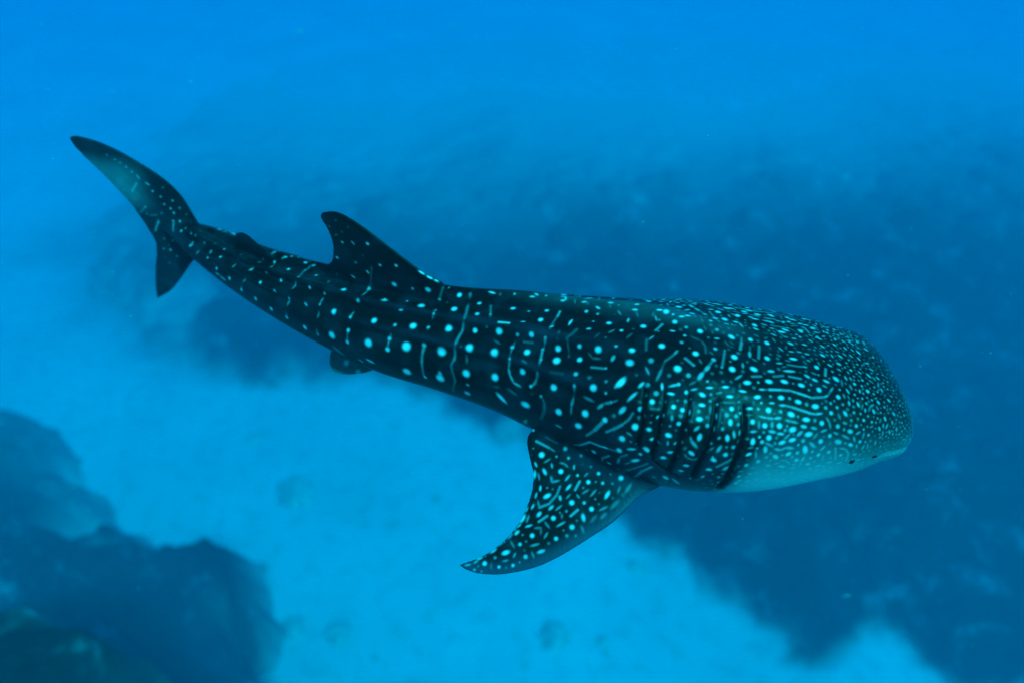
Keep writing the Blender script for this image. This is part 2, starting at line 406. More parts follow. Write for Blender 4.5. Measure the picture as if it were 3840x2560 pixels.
FIN_ROOTS = []
for name, (LE, TE, TH, mirror) in FINS.items():
    add_part(*fin(LE, TE, TH))
    if mirror:
        # the same fin on the left flank: mirror through the body's middle plane at the fin root
        c0 = np.asarray(LE[0]) * 0.5 + np.asarray(TE[0]) * 0.5
        i = int(np.argmin(np.linalg.norm(AX[:, :3] - c0, axis=1)))
        o, nrm = AX[i, :3], SIDE[i]
        mir = lambda P: [list(np.asarray(p) - 2 * np.dot(np.asarray(p) - o, nrm) * nrm) for p in P]
        add_part(*fin(mir(LE), mir(TE), TH))

V = np.vstack(V_all)
F = [f for g in F_all for f in g]
me = bpy.data.meshes.new('shark_cage')
me.from_pydata(V.tolist(), [], F)
tmp = bpy.data.objects.new('shark_cage', me); COL.objects.link(tmp)
rmh = tmp.modifiers.new('skin', 'REMESH'); rmh.mode = 'VOXEL'; rmh.voxel_size = 0.008; rmh.adaptivity = 0
dg = bpy.context.evaluated_depsgraph_get()
body_me = bpy.data.meshes.new_from_object(tmp.evaluated_get(dg))
bpy.data.objects.remove(tmp)
P = np.empty(len(body_me.vertices) * 3, np.float32); body_me.vertices.foreach_get('co', P); P = P.reshape(-1, 3).astype(float)
E = np.empty(len(body_me.edges) * 2, np.int32); body_me.edges.foreach_get('vertices', E); E = E.reshape(-1, 2)
deg = np.bincount(E.ravel(), minlength=len(P)).astype(float)
def lap(P, W, k):
    for _ in range(k):
        S = np.stack([np.bincount(E[:, 0], P[E[:, 1], a], len(P)) + np.bincount(E[:, 1], P[E[:, 0], a], len(P)) for a in range(3)], 1) / deg[:, None]
        P = P + (S - P) * W[:, None]
    return P
# station coordinates of every skin vertex
def body_coords(P):
    """index of the nearest axis point, distance from the snout, height and side offset in half sizes"""
    best = np.empty(len(P), int)
    ax = AX[::3, :3]
    for a in range(0, len(P), 20000):
        b = P[a:a + 20000]
        best[a:a + 20000] = (((b[:, None, :] - ax[None]) ** 2).sum(2)).argmin(1) * 3
    r = P - AX[best, :3]
    s = ARC[best] + (r * TG[best]).sum(1)
    yy = (r * UPV[best]).sum(1); xx = (r * SIDE[best]).sum(1)
    return best, s, xx, yy
best, S_, XX, YY = body_coords(P)
E_ = np.sqrt((XX / AX[best, 3]) ** 2 + (YY / AX[best, 4]) ** 2)
# soften the seams where fins grow out of the body
W = np.exp(-((E_ - 1.10) / 0.14) ** 2) * smooth01(1.6, 2.2, S_)
W[(P[:, 0] < -1.9) & (P[:, 0] > -3.1)] *= 0.12
W[(P[:, 0] < -1.9) | (P[:, 2] > 18.3)] *= 0.6
P = lap(P, 0.9 * W, 30)
# the shoulders: a broad fleshy join under each pectoral fin
Wp = np.exp(-((E_ - 1.16) / 0.20) ** 2) * smooth01(1.75, 2.05, S_) * smooth01(3.5, 3.2, S_) * (YY < 0.0)
P = lap(P, 0.95 * Wp, 90)
P = lap(P, np.full(len(P), 0.5), 2)
PHI_ = np.arctan2(XX / AX[best, 3], YY / AX[best, 4])

# gill slits: five grooves each side, cut into the skin with the flap in front standing a little proud
GILLS = [
[(0.904, 3.518, 18.481), (0.886, 3.41, 18.437), (0.877, 3.333, 18.365), (0.873, 3.278, 18.263), (0.858, 3.244, 18.198), (0.851, 3.228, 18.139)],
[(1.025, 3.44, 18.472), (1.012, 3.355, 18.429), (0.998, 3.306, 18.395), (0.987, 3.275, 18.335), (0.973, 3.23, 18.249), (0.958, 3.191, 18.154), (0.943, 3.181, 18.073)],
[(1.183, 3.44, 18.497), (1.176, 3.354, 18.449), (1.158, 3.278, 18.399), (1.141, 3.232, 18.349), (1.124, 3.21, 18.286), (1.111, 3.164, 18.201), (1.091, 3.141, 18.094), (1.066, 3.141, 17.976)],
[(1.349, 3.375, 18.473), (1.347, 3.319, 18.441), (1.333, 3.252, 18.394), (1.316, 3.19, 18.33), (1.297, 3.155, 18.247), (1.273, 3.122, 18.167), (1.25, 3.106, 18.071), (1.23, 3.111, 17.916)],
[(1.526, 3.345, 18.459), (1.528, 3.283, 18.42), (1.529, 3.233, 18.381), (1.521, 3.177, 18.324), (1.508, 3.134, 18.251), (1.49, 3.102, 18.17), (1.472, 3.082, 18.058), (1.462, 3.083, 17.947), (1.423, 3.11, 17.814)],
[(0.946, 3.179, 18.065), (1.001, 3.159, 18.027), (1.071, 3.14, 17.977), (1.148, 3.124, 17.945)]]
nrm = np.empty(len(P) * 3, np.float32)
body_me.vertices.foreach_set('co', P.astype(np.float32).ravel()); body_me.update()
body_me.vertex_normals.foreach_get('vector', nrm) if hasattr(body_me, 'vertex_normals') else body_me.vertices.foreach_get('normal', nrm)
Nn = nrm.reshape(-1, 3).astype(float)
def seg_dist(Q, line):
    """distance of points to a 3-D polyline, the signed offset along the body, and how far along the line"""
    line = np.asarray(line, float); best_d = np.full(len(Q), 1e9); side = np.zeros(len(Q)); par = np.zeros(len(Q))
    for k in range(len(line) - 1):
        a, b = line[k], line[k + 1]; e = b - a
        t = np.clip(((Q - a) @ e) / (e @ e), 0, 1); r = Q - a - t[:, None] * e
        d = np.linalg.norm(r, axis=1); m = d < best_d
        best_d = np.where(m, d, best_d); par = np.where(m, (k + t) / (len(line) - 1), par); side = np.where(m, r[:, 0], side)
    return best_d, side, par
def mirror_pts(line):
    out = []
    for p in line:
        p = np.asarray(p, float); i = int(np.argmin(np.linalg.norm(AX[:, :3] - p, axis=1)))
        out.append(p - 2 * np.dot(p - AX[i, :3], SIDE[i]) * SIDE[i])
    return out
slit = np.zeros(len(P))
disp = np.zeros(len(P))
for g in GILLS:
    for line in (g, mirror_pts(g[2:])):
        line = np.asarray(line); lo = line.min(0) - 0.15; hi = line.max(0) + 0.15
        m = np.where(((P > lo) & (P < hi)).all(1))[0]
        if not len(m): continue
        d, side, t = seg_dist(P[m], line)
        wt = 0.35 + 0.65 * smooth01(0.0, 0.6, t)
        end = smooth01(0, 0.08, t) * smooth01(1.001, 0.95, t)
        disp[m] += -0.022 * wt * end * np.exp(-(d / (0.010 + 0.006 * wt)) ** 2)
        disp[m] += 0.014 * wt * end * np.exp(-((d - 0.03) / 0.03) ** 2) * (side > 0)
        slit[m] = np.maximum(slit[m], wt * end * np.exp(-(d / (0.009 + 0.007 * wt)) ** 2))
# mouth: a long groove round the front of the snout
mz = YY + 0.06 * AX[best, 4]
fr = smooth01(0.42, 0.30, S_)
disp += -0.03 * fr * np.exp(-(mz / 0.018) ** 2)
P = P + Nn * disp[:, None]
body_me.vertices.foreach_set('co', P.astype(np.float32).ravel())
body_me.update()

# ---- skin markings, one value per skin point: R pale marks and painted glints, G pale underside and painted light, B dark slits, A lighter grey areas
DOTS = [
(-3.745,6.173,18.758,0.0063,0.6),(-3.681,6.161,18.719,0.005,0.7),(-3.64,6.153,18.691,0.0051,0.7),(-3.595,6.145,18.651,0.0063,0.8),(-3.553,6.137,18.606,0.0076,0.8),(-3.412,6.111,18.415,0.0078,1),
(-3.293,6.092,18.464,0.009,0.4),(-3.349,6.1,18.361,0.0078,0.9),(-3.24,6.081,18.329,0.0078,0.9),(-3.34,6.098,18.279,0.0078,0.9),(-3.289,6.088,18.239,0.0079,1),(-3.193,6.073,18.253,0.0078,0.8),
(-3.272,6.085,18.191,0.0092,1),(-3.631,6.154,18.391,0.0078,0.7),(-3.722,6.173,18.396,0.0065,0.6),(-3.556,6.14,18.225,0.0092,0.7),(-3.569,6.144,18.145,0.0053,0.6),(-3.405,6.11,18.174,0.0079,0.6),
(-3.478,6.125,18.055,0.008,0.8),(-3.308,6.087,18.1,0.008,0.9),(-3.236,6.07,18.107,0.0093,0.9),(-3.131,5.941,18.11,0.0078,0.8),(-3.182,5.936,18.084,0.0105,1),(-3.046,5.835,18.124,0.009,1),
(-2.975,5.772,18.143,0.009,0.9),(-2.948,5.833,18.148,0.0064,0.5),(-3.145,6.066,18.186,0.0079,0.4),(-3.486,6.128,17.864,0.0068,0.6),(-3.394,6.109,17.855,0.0082,0.8),(-3.533,6.138,17.737,0.0083,0.7),
(-3.46,6.122,17.732,0.0096,0.9),(-3.296,6.09,17.76,0.011,0.5),(-3.411,6.112,17.662,0.0097,0.8),(-3.557,6.142,17.627,0.0056,0.3),(-3.525,6.134,17.564,0.007,0.5),(-2.852,5.641,18.152,0.0088,0.9),
(-2.705,5.546,18.202,0.0062,0.6),(-2.786,5.484,18.095,0.01,0.9),(-2.583,5.65,18.222,0.005,0.5),(-2.583,5.432,18.225,0.0086,0.8),(-2.622,5.394,18.165,0.0098,1),(-2.667,5.343,18.073,0.0111,0.9),
(-2.512,5.206,18.066,0.0121,1),(-2.457,5.227,18.176,0.006,0.6),(-2.385,5.092,18.026,0.012,1),(-2.277,5.159,18.199,0.0119,0.8),(-2.163,5.194,18.285,0.0083,0.6),(-2.229,4.971,18.023,0.0142,1),
(-2.149,4.974,18.196,0.0116,1),(-2.109,5.056,18.241,0.0093,0.9),(-2.041,5.127,18.3,0.0105,0.8),(-2.066,4.848,18.009,0.0152,1),(-1.999,4.862,18.191,0.0126,1),(-1.96,4.953,18.239,0.0115,1),
(-1.903,5.037,18.29,0.0116,1),(-1.906,4.733,18.012,0.0138,0.8),(-1.86,4.774,18.186,0.0102,0.8),(-1.819,4.858,18.257,0.0091,0.7),(-1.78,4.888,18.316,0.0091,0.7),(-1.756,5.012,18.3,0.0081,0.7),
(-1.727,4.612,18.006,0.017,1),(-1.693,4.668,18.206,0.0145,1),(-1.673,4.785,18.291,0.0112,1),(-1.637,4.912,18.32,0.0102,0.8),(-1.556,4.608,18.25,0.0099,0.7),(-1.533,4.696,18.298,0.01,0.7),
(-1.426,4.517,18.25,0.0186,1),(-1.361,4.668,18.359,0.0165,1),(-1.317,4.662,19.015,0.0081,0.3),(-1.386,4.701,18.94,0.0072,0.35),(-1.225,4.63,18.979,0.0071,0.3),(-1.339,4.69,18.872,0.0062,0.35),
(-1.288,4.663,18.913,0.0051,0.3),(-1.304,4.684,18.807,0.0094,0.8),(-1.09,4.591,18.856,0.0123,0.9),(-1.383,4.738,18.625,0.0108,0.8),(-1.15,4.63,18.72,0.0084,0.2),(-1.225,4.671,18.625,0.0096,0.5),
(-1.018,4.583,18.664,0.0105,0.8),(-0.884,4.529,18.699,0.0114,0.9),(-1.153,4.647,18.389,0.0142,0.8),(-0.923,4.556,18.499,0.0171,1),(-1.307,4.396,18.161,0.013,0.8),(-1.278,4.435,18.264,0.0119,0.8),
(-1.221,4.531,18.356,0.014,0.7),(-1.322,4.363,18.067,0.0142,0.8),(-1.605,4.53,18.002,0.0124,0.6),(-1.462,4.446,18.066,0.0243,1),(-1.078,4.36,18.292,0.0181,1),(-1.134,4.282,18.129,0.0258,1),
(-1.003,4.506,18.393,0.0086,1),(-0.906,4.294,18.304,0.0116,0.7),(-0.956,4.251,18.204,0.0138,0.7),(-0.973,4.209,18.127,0.016,0.9),(-0.772,4.495,18.506,0.0106,0.6),(-0.823,4.47,18.404,0.0085,0.6),
(-0.647,4.448,18.529,0.0189,1),(-0.705,4.401,18.408,0.0211,1),(-0.762,4.269,18.317,0.021,1),(-0.818,4.18,18.183,0.0274,1),(-0.83,4.134,17.958,0.0269,1),(-0.563,4.426,18.45,0.0127,0.6),
(-0.597,4.308,18.404,0.0115,0.8),(-0.642,4.244,18.325,0.0115,0.7),(-0.676,4.151,18.223,0.0157,0.7),(-0.413,4.508,18.43,0.0171,1),(-0.445,4.347,18.421,0.0199,1),(-0.483,4.212,18.341,0.0228,1),
(-0.536,4.089,18.22,0.029,1),(-0.556,4.02,17.999,0.0285,1),(-1.456,4.65,17.562,0.0215,0.7),(-1.344,4.567,17.527,0.0214,0.7),(-0.253,4.401,18.434,0.0158,0.9),(-0.265,4.267,18.439,0.0155,0.9),
(-0.279,4.153,18.373,0.0174,1),(-0.317,4.027,18.308,0.0264,1),(-0.346,3.946,18.122,0.0267,1),(-0.337,3.924,18.023,0.0135,0.5),(-0.344,3.938,17.918,0.0232,0.8),(-0.164,4.357,18.446,0.0094,0.35),
(-0.164,4.247,18.452,0.0093,0.6),(-0.165,4.247,18.451,0.0096,0.6),(0.008,4.295,18.469,0.0205,1),(0.127,4.24,18.486,0.0132,0.6),(0.261,4.236,18.497,0.0179,0.9),(0.212,4.125,18.501,0.0206,1),
(-0.096,4.101,18.411,0.0249,1),(-0.129,3.95,18.332,0.0281,1),(-0.126,3.855,18.172,0.0271,1),(0.04,4.043,18.428,0.0152,0.6),(0.003,3.957,18.38,0.0163,0.7),(-0.015,3.884,18.333,0.0139,0.65),
(0.143,4.001,18.466,0.022,1),(0.11,3.894,18.389,0.0242,1),(0.076,3.804,18.282,0.0243,1),(0.242,3.945,18.484,0.0138,0.65),(0.221,3.897,18.416,0.0127,0.6),(0.207,3.814,18.391,0.0137,0.6),
(0.137,3.715,18.22,0.0138,0.7),(0.331,3.866,18.451,0.024,1),(0.319,3.782,18.411,0.0283,1),(0.296,3.65,18.276,0.026,1),(0.551,4.173,18.541,0.0153,0.8),(0.631,4.135,18.548,0.0129,0.6),
(0.592,4.055,18.545,0.0116,0.6),(0.702,4.021,18.558,0.0207,1),(0.78,3.921,18.573,0.0147,0.9),(0.478,3.819,18.515,0.018,0.8),(0.478,3.757,18.445,0.0202,0.95),(0.447,3.652,18.406,0.0178,0.7),
(0.604,3.765,18.533,0.0256,1),(0.724,3.755,18.572,0.0144,0.7),(0.651,3.65,18.464,0.0121,0.6),(0.562,3.533,18.389,0.0263,1),(0.537,3.603,18.419,0.0165,0.3),(0.646,3.549,18.436,0.0142,0.4),
(0.643,3.481,18.392,0.013,0.6),(0.209,3.644,18.19,0.0137,0.5),(0.663,3.866,18.559,0.0101,0.35),(0.021,4.447,18.488,0.0111,0.7),(0.262,4.385,18.519,0.0121,0.6),(0.516,4.626,18.328,0.009,0.6),
(0.874,4.406,18.449,0.0086,0.6),(0.333,3.539,18.139,0.0262,1),(0.511,3.454,18.214,0.0266,1),(0.678,3.439,18.347,0.013,0.7),(0.64,3.378,18.232,0.0206,0.9),(0.697,3.378,18.276,0.0158,0.3),
(1.162,4.046,18.617,0.0118,0.7),(1.201,4.197,18.555,0.0121,0.5),(1.709,4.082,18.533,0.007,0.4),(1.691,4.006,18.546,0.0069,0.4),(0.94,3.961,18.579,0.0224,1),(1.06,4.014,18.594,0.0118,0.4),
(1.166,3.983,18.602,0.0195,0.9),(1.239,3.931,18.596,0.0145,0.6),(1.332,3.894,18.591,0.0212,1),(1.457,3.916,18.586,0.0164,0.6),(1.686,3.849,18.552,0.0192,0.9),(1.216,3.85,18.589,0.0134,0.7),
(1.181,3.778,18.59,0.0152,0.6),(0.865,3.933,18.579,0.0116,0.25),(1.037,3.9,18.587,0.0116,0.4),(0.828,3.706,18.579,0.0235,1),(1.038,3.744,18.586,0.0236,1),(1.261,3.675,18.579,0.0224,1),
(1.408,3.727,18.576,0.016,0.7),(1.472,3.716,18.57,0.0085,0.5),(1.424,3.568,18.552,0.0111,0.5),(1.528,3.662,18.559,0.0234,1),(0.947,3.613,18.572,0.0204,0.55),(1.232,3.58,18.563,0.0129,0.5),
(1.118,3.544,18.564,0.0266,1),(1.185,3.496,18.547,0.0174,0.6),(1.377,3.627,18.567,0.0177,0.65),(1.493,3.558,18.545,0.0231,1),(0.851,3.563,18.486,0.0149,0.2),(1.061,3.514,18.528,0.0156,0.35),
(1.308,3.457,18.53,0.0109,0.6),(1.657,3.472,18.505,0.011,0.6),(0.916,3.479,18.471,0.0203,0.55),(0.901,3.412,18.441,0.0119,0.35),(1.121,3.461,18.498,0.0137,0.8),(0.969,3.417,18.455,0.0192,0.6),
(1.168,3.409,18.474,0.0155,0.85),(0.938,3.368,18.425,0.0191,0.95),(0.855,3.379,18.413,0.0137,0.2),(0.989,3.361,18.429,0.0109,0.2),(1.025,3.361,18.435,0.0109,0.35),(1.105,3.361,18.446,0.0118,0.3),
(1.158,3.353,18.447,0.0154,0.5),(1.192,3.364,18.456,0.01,0.3),(1.326,3.385,18.479,0.0118,0.5),(1.318,3.348,18.455,0.0127,0.5),(1.506,3.339,18.456,0.0099,0.4),(1.076,3.326,18.421,0.0172,0.95),
(1.132,3.304,18.414,0.0172,0.9),(1.36,3.326,18.445,0.0108,0.7),(0.863,3.345,18.376,0.0201,0.9),(1.632,3.302,18.428,0.0126,0.6),(1.455,3.299,18.431,0.0171,0.95),(1.238,3.291,18.416,0.0144,0.5),
(1.391,3.295,18.427,0.0117,0.3),(1.511,3.276,18.415,0.0117,0.7),(1.42,3.265,18.408,0.0171,0.55),(1.48,3.259,18.403,0.0144,0.6),(0.891,3.32,18.346,0.0146,0.8),(1.008,3.289,18.38,0.0136,0.8),
(0.978,3.286,18.358,0.0163,0.9),(1.119,3.273,18.391,0.0162,0.4),(0.859,3.323,18.316,0.0165,0.35),(0.935,3.306,18.362,0.0109,0.2),(1.289,3.257,18.395,0.0135,0.3),(0.834,3.292,18.259,0.024,0.95),
(0.998,3.265,18.319,0.0137,0.8),(0.932,3.288,18.312,0.0119,0.3),(1.107,3.24,18.349,0.0163,0.85),(1.054,3.246,18.322,0.0118,0.45),(1.291,3.215,18.359,0.0153,0.6),(1.493,3.218,18.368,0.0126,0.5),
(1.383,3.229,18.376,0.0108,0.25),(1.586,3.232,18.378,0.0189,0.9),(1.155,3.216,18.322,0.0126,0.85),(1.388,3.198,18.347,0.0144,0.5),(1.093,3.226,18.302,0.0136,0.2),(0.754,3.277,18.155,0.0233,0.95),
(1.367,3.166,18.296,0.0144,0.5),(1.137,3.179,18.239,0.0127,0.7),(1.32,3.155,18.257,0.0144,0.75),(0.811,3.25,18.156,0.0121,0.3),(1.634,3.165,18.304,0.0117,0.7),(0.743,3.262,18.049,0.0217,0.9),
(0.879,3.204,18.079,0.014,0.7),(1.303,3.129,18.199,0.01,0.4),(1.423,3.134,18.237,0.0108,0.4),(1.467,3.132,18.24,0.0153,0.55),(1.624,3.125,18.235,0.0108,0.5),(1.12,3.143,18.141,0.011,0.5),
(1.421,3.112,18.186,0.0172,0.75),(1.514,3.087,18.109,0.0155,0.5),(1.57,3.085,18.109,0.0164,0.6),(1.644,3.093,18.139,0.0154,0.55),(0.829,3.24,17.856,0.0116,0.4),(0.76,3.281,17.816,0.0127,0.4),
(1.046,3.146,17.988,0.0103,0.5),(0.785,3.258,17.742,0.0206,0.9),(1.301,3.096,17.977,0.0158,0.5),(1.409,3.085,17.981,0.0139,0.45),(1.54,3.078,18,0.0157,0.55),(0.997,3.175,17.864,0.0191,0.3),
(1.611,3.079,18.026,0.0129,0.4),(1.804,3.836,18.531,0.0202,0.95),(1.765,3.68,18.53,0.0207,0.95),(2.093,3.97,18.47,0.0129,0.7),(2.148,3.75,18.459,0.0106,0.3),(2.298,3.927,18.427,0.0089,0.6),
(2.3,3.865,18.427,0.0098,0.6),(2.162,3.843,18.458,0.0097,0.5),(2.28,4.109,18.416,0.0061,0.4),(2.317,4.232,18.378,0.0062,0.4),(2.34,4.336,18.326,0.0053,0.5),(2.407,4.095,18.385,0.0081,0.6),
(2.564,4.189,18.319,0.0104,0.65),(2.567,4.136,18.332,0.0072,0.5),(2.491,4.046,18.369,0.0061,0.5),(2.392,3.924,18.404,0.0069,0.5),(2.414,3.987,18.395,0.007,0.4),(2.717,4.235,18.243,0.0095,0.4),
(2.768,4.079,18.246,0.0077,0.5),(2.79,4.045,18.228,0.0124,0.7),(2.639,3.892,18.34,0.0109,0.75),(2.412,3.802,18.399,0.0088,0.7),(2.38,3.764,18.406,0.0087,0.65),(2.467,3.772,18.384,0.0097,0.75),
(2.505,3.774,18.374,0.0073,0.5),(2.352,3.715,18.411,0.0077,0.6),(2.43,3.737,18.393,0.0063,0.55),(2.39,3.696,18.4,0.0125,0.8),(2.475,3.73,18.381,0.0068,0.5),(2.284,3.633,18.419,0.0085,0.4),
(2.395,3.642,18.394,0.0076,0.55),(2.425,3.673,18.389,0.0067,0.45),(2.452,3.621,18.376,0.0119,0.7),(2.421,3.612,18.383,0.0076,0.45),(2.377,3.573,18.387,0.0132,0.85),(2.431,3.569,18.373,0.0104,0.7),
(2.486,3.601,18.364,0.0114,0.5),(2.555,3.709,18.358,0.0068,0.5),(2.123,3.666,18.458,0.019,0.95),(2.253,3.759,18.436,0.0087,0.5),(2.236,3.65,18.432,0.0123,0.5),(1.981,3.593,18.478,0.0094,0.2),
(2.117,3.598,18.451,0.0103,0.5),(1.907,3.494,18.472,0.0102,0.4),(2.037,3.506,18.448,0.0111,0.5),(2.228,3.539,18.415,0.0075,0.3),(2.704,3.886,18.313,0.01,0.6),(2.812,4.008,18.207,0.0092,0.55),
(2.65,3.803,18.337,0.0069,0.5),(2.613,3.826,18.347,0.0069,0.4),(2.644,3.715,18.335,0.0078,0.5),(2.66,3.657,18.324,0.0077,0.55),(2.727,3.843,18.299,0.0069,0.4),(2.618,3.638,18.333,0.0086,0.5),
(2.613,3.606,18.329,0.0086,0.5),(2.53,3.581,18.347,0.0095,0.6),(2.738,3.659,18.284,0.0068,0.4),(2.089,3.476,18.429,0.0194,0.95),(2.013,3.463,18.441,0.0111,0.5),(2.247,3.505,18.402,0.0103,0.6),
(1.726,3.382,18.464,0.0118,0.55),(1.859,3.384,18.442,0.0128,0.55),(1.976,3.362,18.407,0.0155,0.5),(2.091,3.385,18.392,0.0101,0.3),(2.156,3.395,18.382,0.012,0.6),(2.222,3.447,18.389,0.0176,0.9),
(2.353,3.486,18.372,0.0103,0.65),(2.372,3.526,18.378,0.0056,0.4),(2.424,3.509,18.36,0.0084,0.55),(2.465,3.534,18.356,0.016,0.85),(2.508,3.523,18.34,0.0104,0.65),(2.544,3.548,18.336,0.0095,0.6),
(2.405,3.468,18.352,0.0103,0.6),(2.37,3.464,18.36,0.0075,0.45),(2.445,3.483,18.346,0.0094,0.5),(2.479,3.472,18.332,0.0103,0.6),(2.245,3.401,18.364,0.012,0.5),(2.198,3.375,18.363,0.0129,0.65),
(2.429,3.439,18.335,0.0121,0.6),(2.569,3.445,18.291,0.0084,0.6),(2.636,3.59,18.32,0.0086,0.5),(2.683,3.592,18.304,0.0067,0.45),(2.599,3.535,18.315,0.0076,0.35),(1.657,3.337,18.448,0.0108,0.7),
(1.701,3.298,18.419,0.0208,0.95),(1.784,3.297,18.407,0.0145,0.6),(1.741,3.284,18.404,0.0108,0.25),(2.113,3.361,18.375,0.0147,0.6),(2.148,3.335,18.351,0.0156,0.8),(2.319,3.362,18.326,0.012,0.6),
(2.368,3.363,18.314,0.0102,0.55),(2.424,3.358,18.294,0.0093,0.55),(2.529,3.401,18.283,0.0093,0.5),(2.592,3.414,18.266,0.0084,0.35),(2.615,3.445,18.275,0.0066,0.4),(2.705,3.488,18.262,0.0085,0.5),
(1.904,3.282,18.374,0.0109,0.45),(2.024,3.277,18.341,0.0136,0.5),(2.073,3.27,18.322,0.0182,0.85),(2.17,3.299,18.321,0.0119,0.3),(2.292,3.314,18.301,0.0119,0.5),(2.342,3.33,18.299,0.0101,0.45),
(2.387,3.329,18.286,0.012,0.75),(2.449,3.331,18.265,0.0102,0.65),(2.498,3.361,18.269,0.0093,0.5),(2.696,3.382,18.201,0.0075,0.45),(2.724,3.432,18.222,0.0066,0.5),(1.67,3.216,18.358,0.0189,0.9),
(1.77,3.222,18.349,0.0207,0.9),(1.823,3.225,18.343,0.0117,0.45),(1.809,3.205,18.325,0.0135,0.5),(2.19,3.27,18.29,0.0165,0.7),(2.235,3.261,18.268,0.0119,0.45),(2.327,3.29,18.271,0.0138,0.75),
(2.364,3.301,18.27,0.0074,0.35),(2.412,3.301,18.253,0.0092,0.4),(2.382,3.282,18.246,0.0101,0.55),(2.723,3.364,18.164,0.0057,0.4),(1.662,3.186,18.327,0.0117,0.45),(1.698,3.165,18.296,0.0198,0.9),
(1.751,3.169,18.292,0.0135,0.35),(2.132,3.221,18.25,0.0155,0.7),(1.869,3.192,18.296,0.0099,0.3),(2.421,3.265,18.208,0.0111,0.65),(2.089,3.212,18.252,0.01,0.25),(2.624,3.317,18.156,0.0066,0.5),
(2.676,3.328,18.145,0.0056,0.45),(2.697,3.344,18.156,0.0056,0.4),(2.569,3.295,18.161,0.0061,0.4),(2.517,3.277,18.169,0.0065,0.45),(1.653,3.147,18.275,0.0153,0.7),(1.742,3.147,18.261,0.0126,0.4),
(1.939,3.176,18.252,0.0163,0.55),(2.067,3.191,18.229,0.0182,0.75),(2.359,3.229,18.181,0.0129,0.7),(2.401,3.236,18.171,0.0092,0.5),(2.251,3.209,18.189,0.011,0.45),(2.138,3.194,18.204,0.0155,0.2),
(1.907,3.158,18.232,0.0118,0.5),(2.14,3.17,18.143,0.0156,0.6),(2.016,3.153,18.169,0.0137,0.45),(1.908,3.134,18.178,0.0155,0.55),(2.234,3.177,18.102,0.0139,0.6),(2.067,3.153,18.134,0.0165,0.65),
(1.803,3.117,18.176,0.0109,0.4),(1.721,3.115,18.196,0.0136,0.35),(1.695,3.104,18.17,0.0145,0.35),(1.912,3.119,18.12,0.0174,0.6),(2.014,3.139,18.119,0.0128,0.5),(1.875,3.12,18.151,0.0137,0.35),
(2.051,3.14,18.079,0.0111,0.35),(1.728,3.099,18.141,0.0127,0.3),(0.159,3.516,17.762,0.0086,0.4),(0.22,3.465,17.751,0.0227,0.95),(0.15,3.478,17.734,0.0076,0.3),(0.389,3.471,17.812,0.0207,0.8),
(0.328,3.441,17.762,0.0104,0.6),(0.358,3.345,17.709,0.0196,0.95),(0.415,3.42,17.771,0.0141,0.7),(0.5,3.41,17.804,0.0177,0.85),(0.454,3.443,17.819,0.0093,0.4),(0.538,3.394,17.9,0.0101,0.35),
(0.513,3.37,17.762,0.0075,0.35),(0.573,3.346,17.763,0.0139,0.6),(0.567,3.377,17.805,0.0111,0.25),(0.587,3.36,17.917,0.0201,0.9),(0.695,3.307,17.852,0.0183,0.85),(0.628,3.303,17.74,0.0157,0.9),
(0.711,3.286,17.751,0.0129,0.6),(0.478,3.309,17.71,0.0121,0.75),(0.67,3.31,17.767,0.0055,0.4),(0.554,3.261,17.694,0.0167,0.95),(0.607,3.258,17.701,0.0065,0.4),(0.656,3.246,17.702,0.0138,0.7),
(0.726,3.237,17.708,0.012,0.35),(0.257,3.249,17.642,0.0093,0.4),(0.296,3.237,17.642,0.0093,0.3),(0.516,3.228,17.67,0.0074,0.4),(0.631,3.188,17.663,0.0074,0.2),(0.599,3.152,17.639,0.0083,0.35),
(0.725,3.151,17.652,0.0128,0.2),(0.431,3.14,17.612,0.0202,0.9),(0.519,3.133,17.62,0.0138,0.7),(0.623,3.119,17.625,0.0082,0.3),(0.57,3.091,17.604,0.0183,0.9),(0.391,3.089,17.581,0.0119,0.45),
(0.345,3.083,17.571,0.0073,0.35),(0.297,3.052,17.549,0.0183,0.9),(0.464,3.026,17.557,0.0109,0.3),(0.428,2.988,17.533,0.02,0.8),(0.076,2.963,17.474,0.0091,0.4),(0.144,2.953,17.479,0.0173,0.9),
(0.313,2.924,17.486,0.0163,0.8),(0.367,2.971,17.517,0.0082,0.35),(0.39,2.937,17.502,0.0145,0.4),(-0.054,2.931,17.435,0.0073,0.4),(0.057,2.905,17.443,0.0136,0.75),(0.101,2.92,17.457,0.0109,0.3),
(0.261,2.898,17.467,0.0127,0.3),(0.096,2.826,17.409,0.0162,0.7),(0.087,2.865,17.428,0.0109,0.2),(-0.19,2.85,17.378,0.0082,0.35),(-0.12,2.834,17.385,0.0118,0.45),(-0.194,2.802,17.361,0.0154,0.9),
(-0.092,2.775,17.361,0.0117,0.75),(0.007,2.779,17.374,0.0126,0.75),(-0.04,2.768,17.363,0.009,0.25),(-0.266,2.768,17.335,0.0099,0.5),(-0.216,2.755,17.334,0.0072,0.35),(-0.239,2.787,17.349,0.0063,0.3),
(0.053,2.795,17.388,0.0108,0.3),(0.453,2.935,17.506,0.0109,0.3),(0.787,3.258,17.743,0.0202,0.9),(0.798,3.168,17.668,0.0183,0.2),(1.538,3.082,17.921,0.0189,0.5),(1.418,3.088,17.922,0.0095,0.4),
(1.557,3.079,17.95,0.0167,0.4),(1.612,3.08,17.94,0.0189,0.3),(1.382,3.094,17.896,0.0085,0.3),(1.617,3.088,17.878,0.0127,0.3),(1.501,3.09,17.876,0.0106,0.3)]
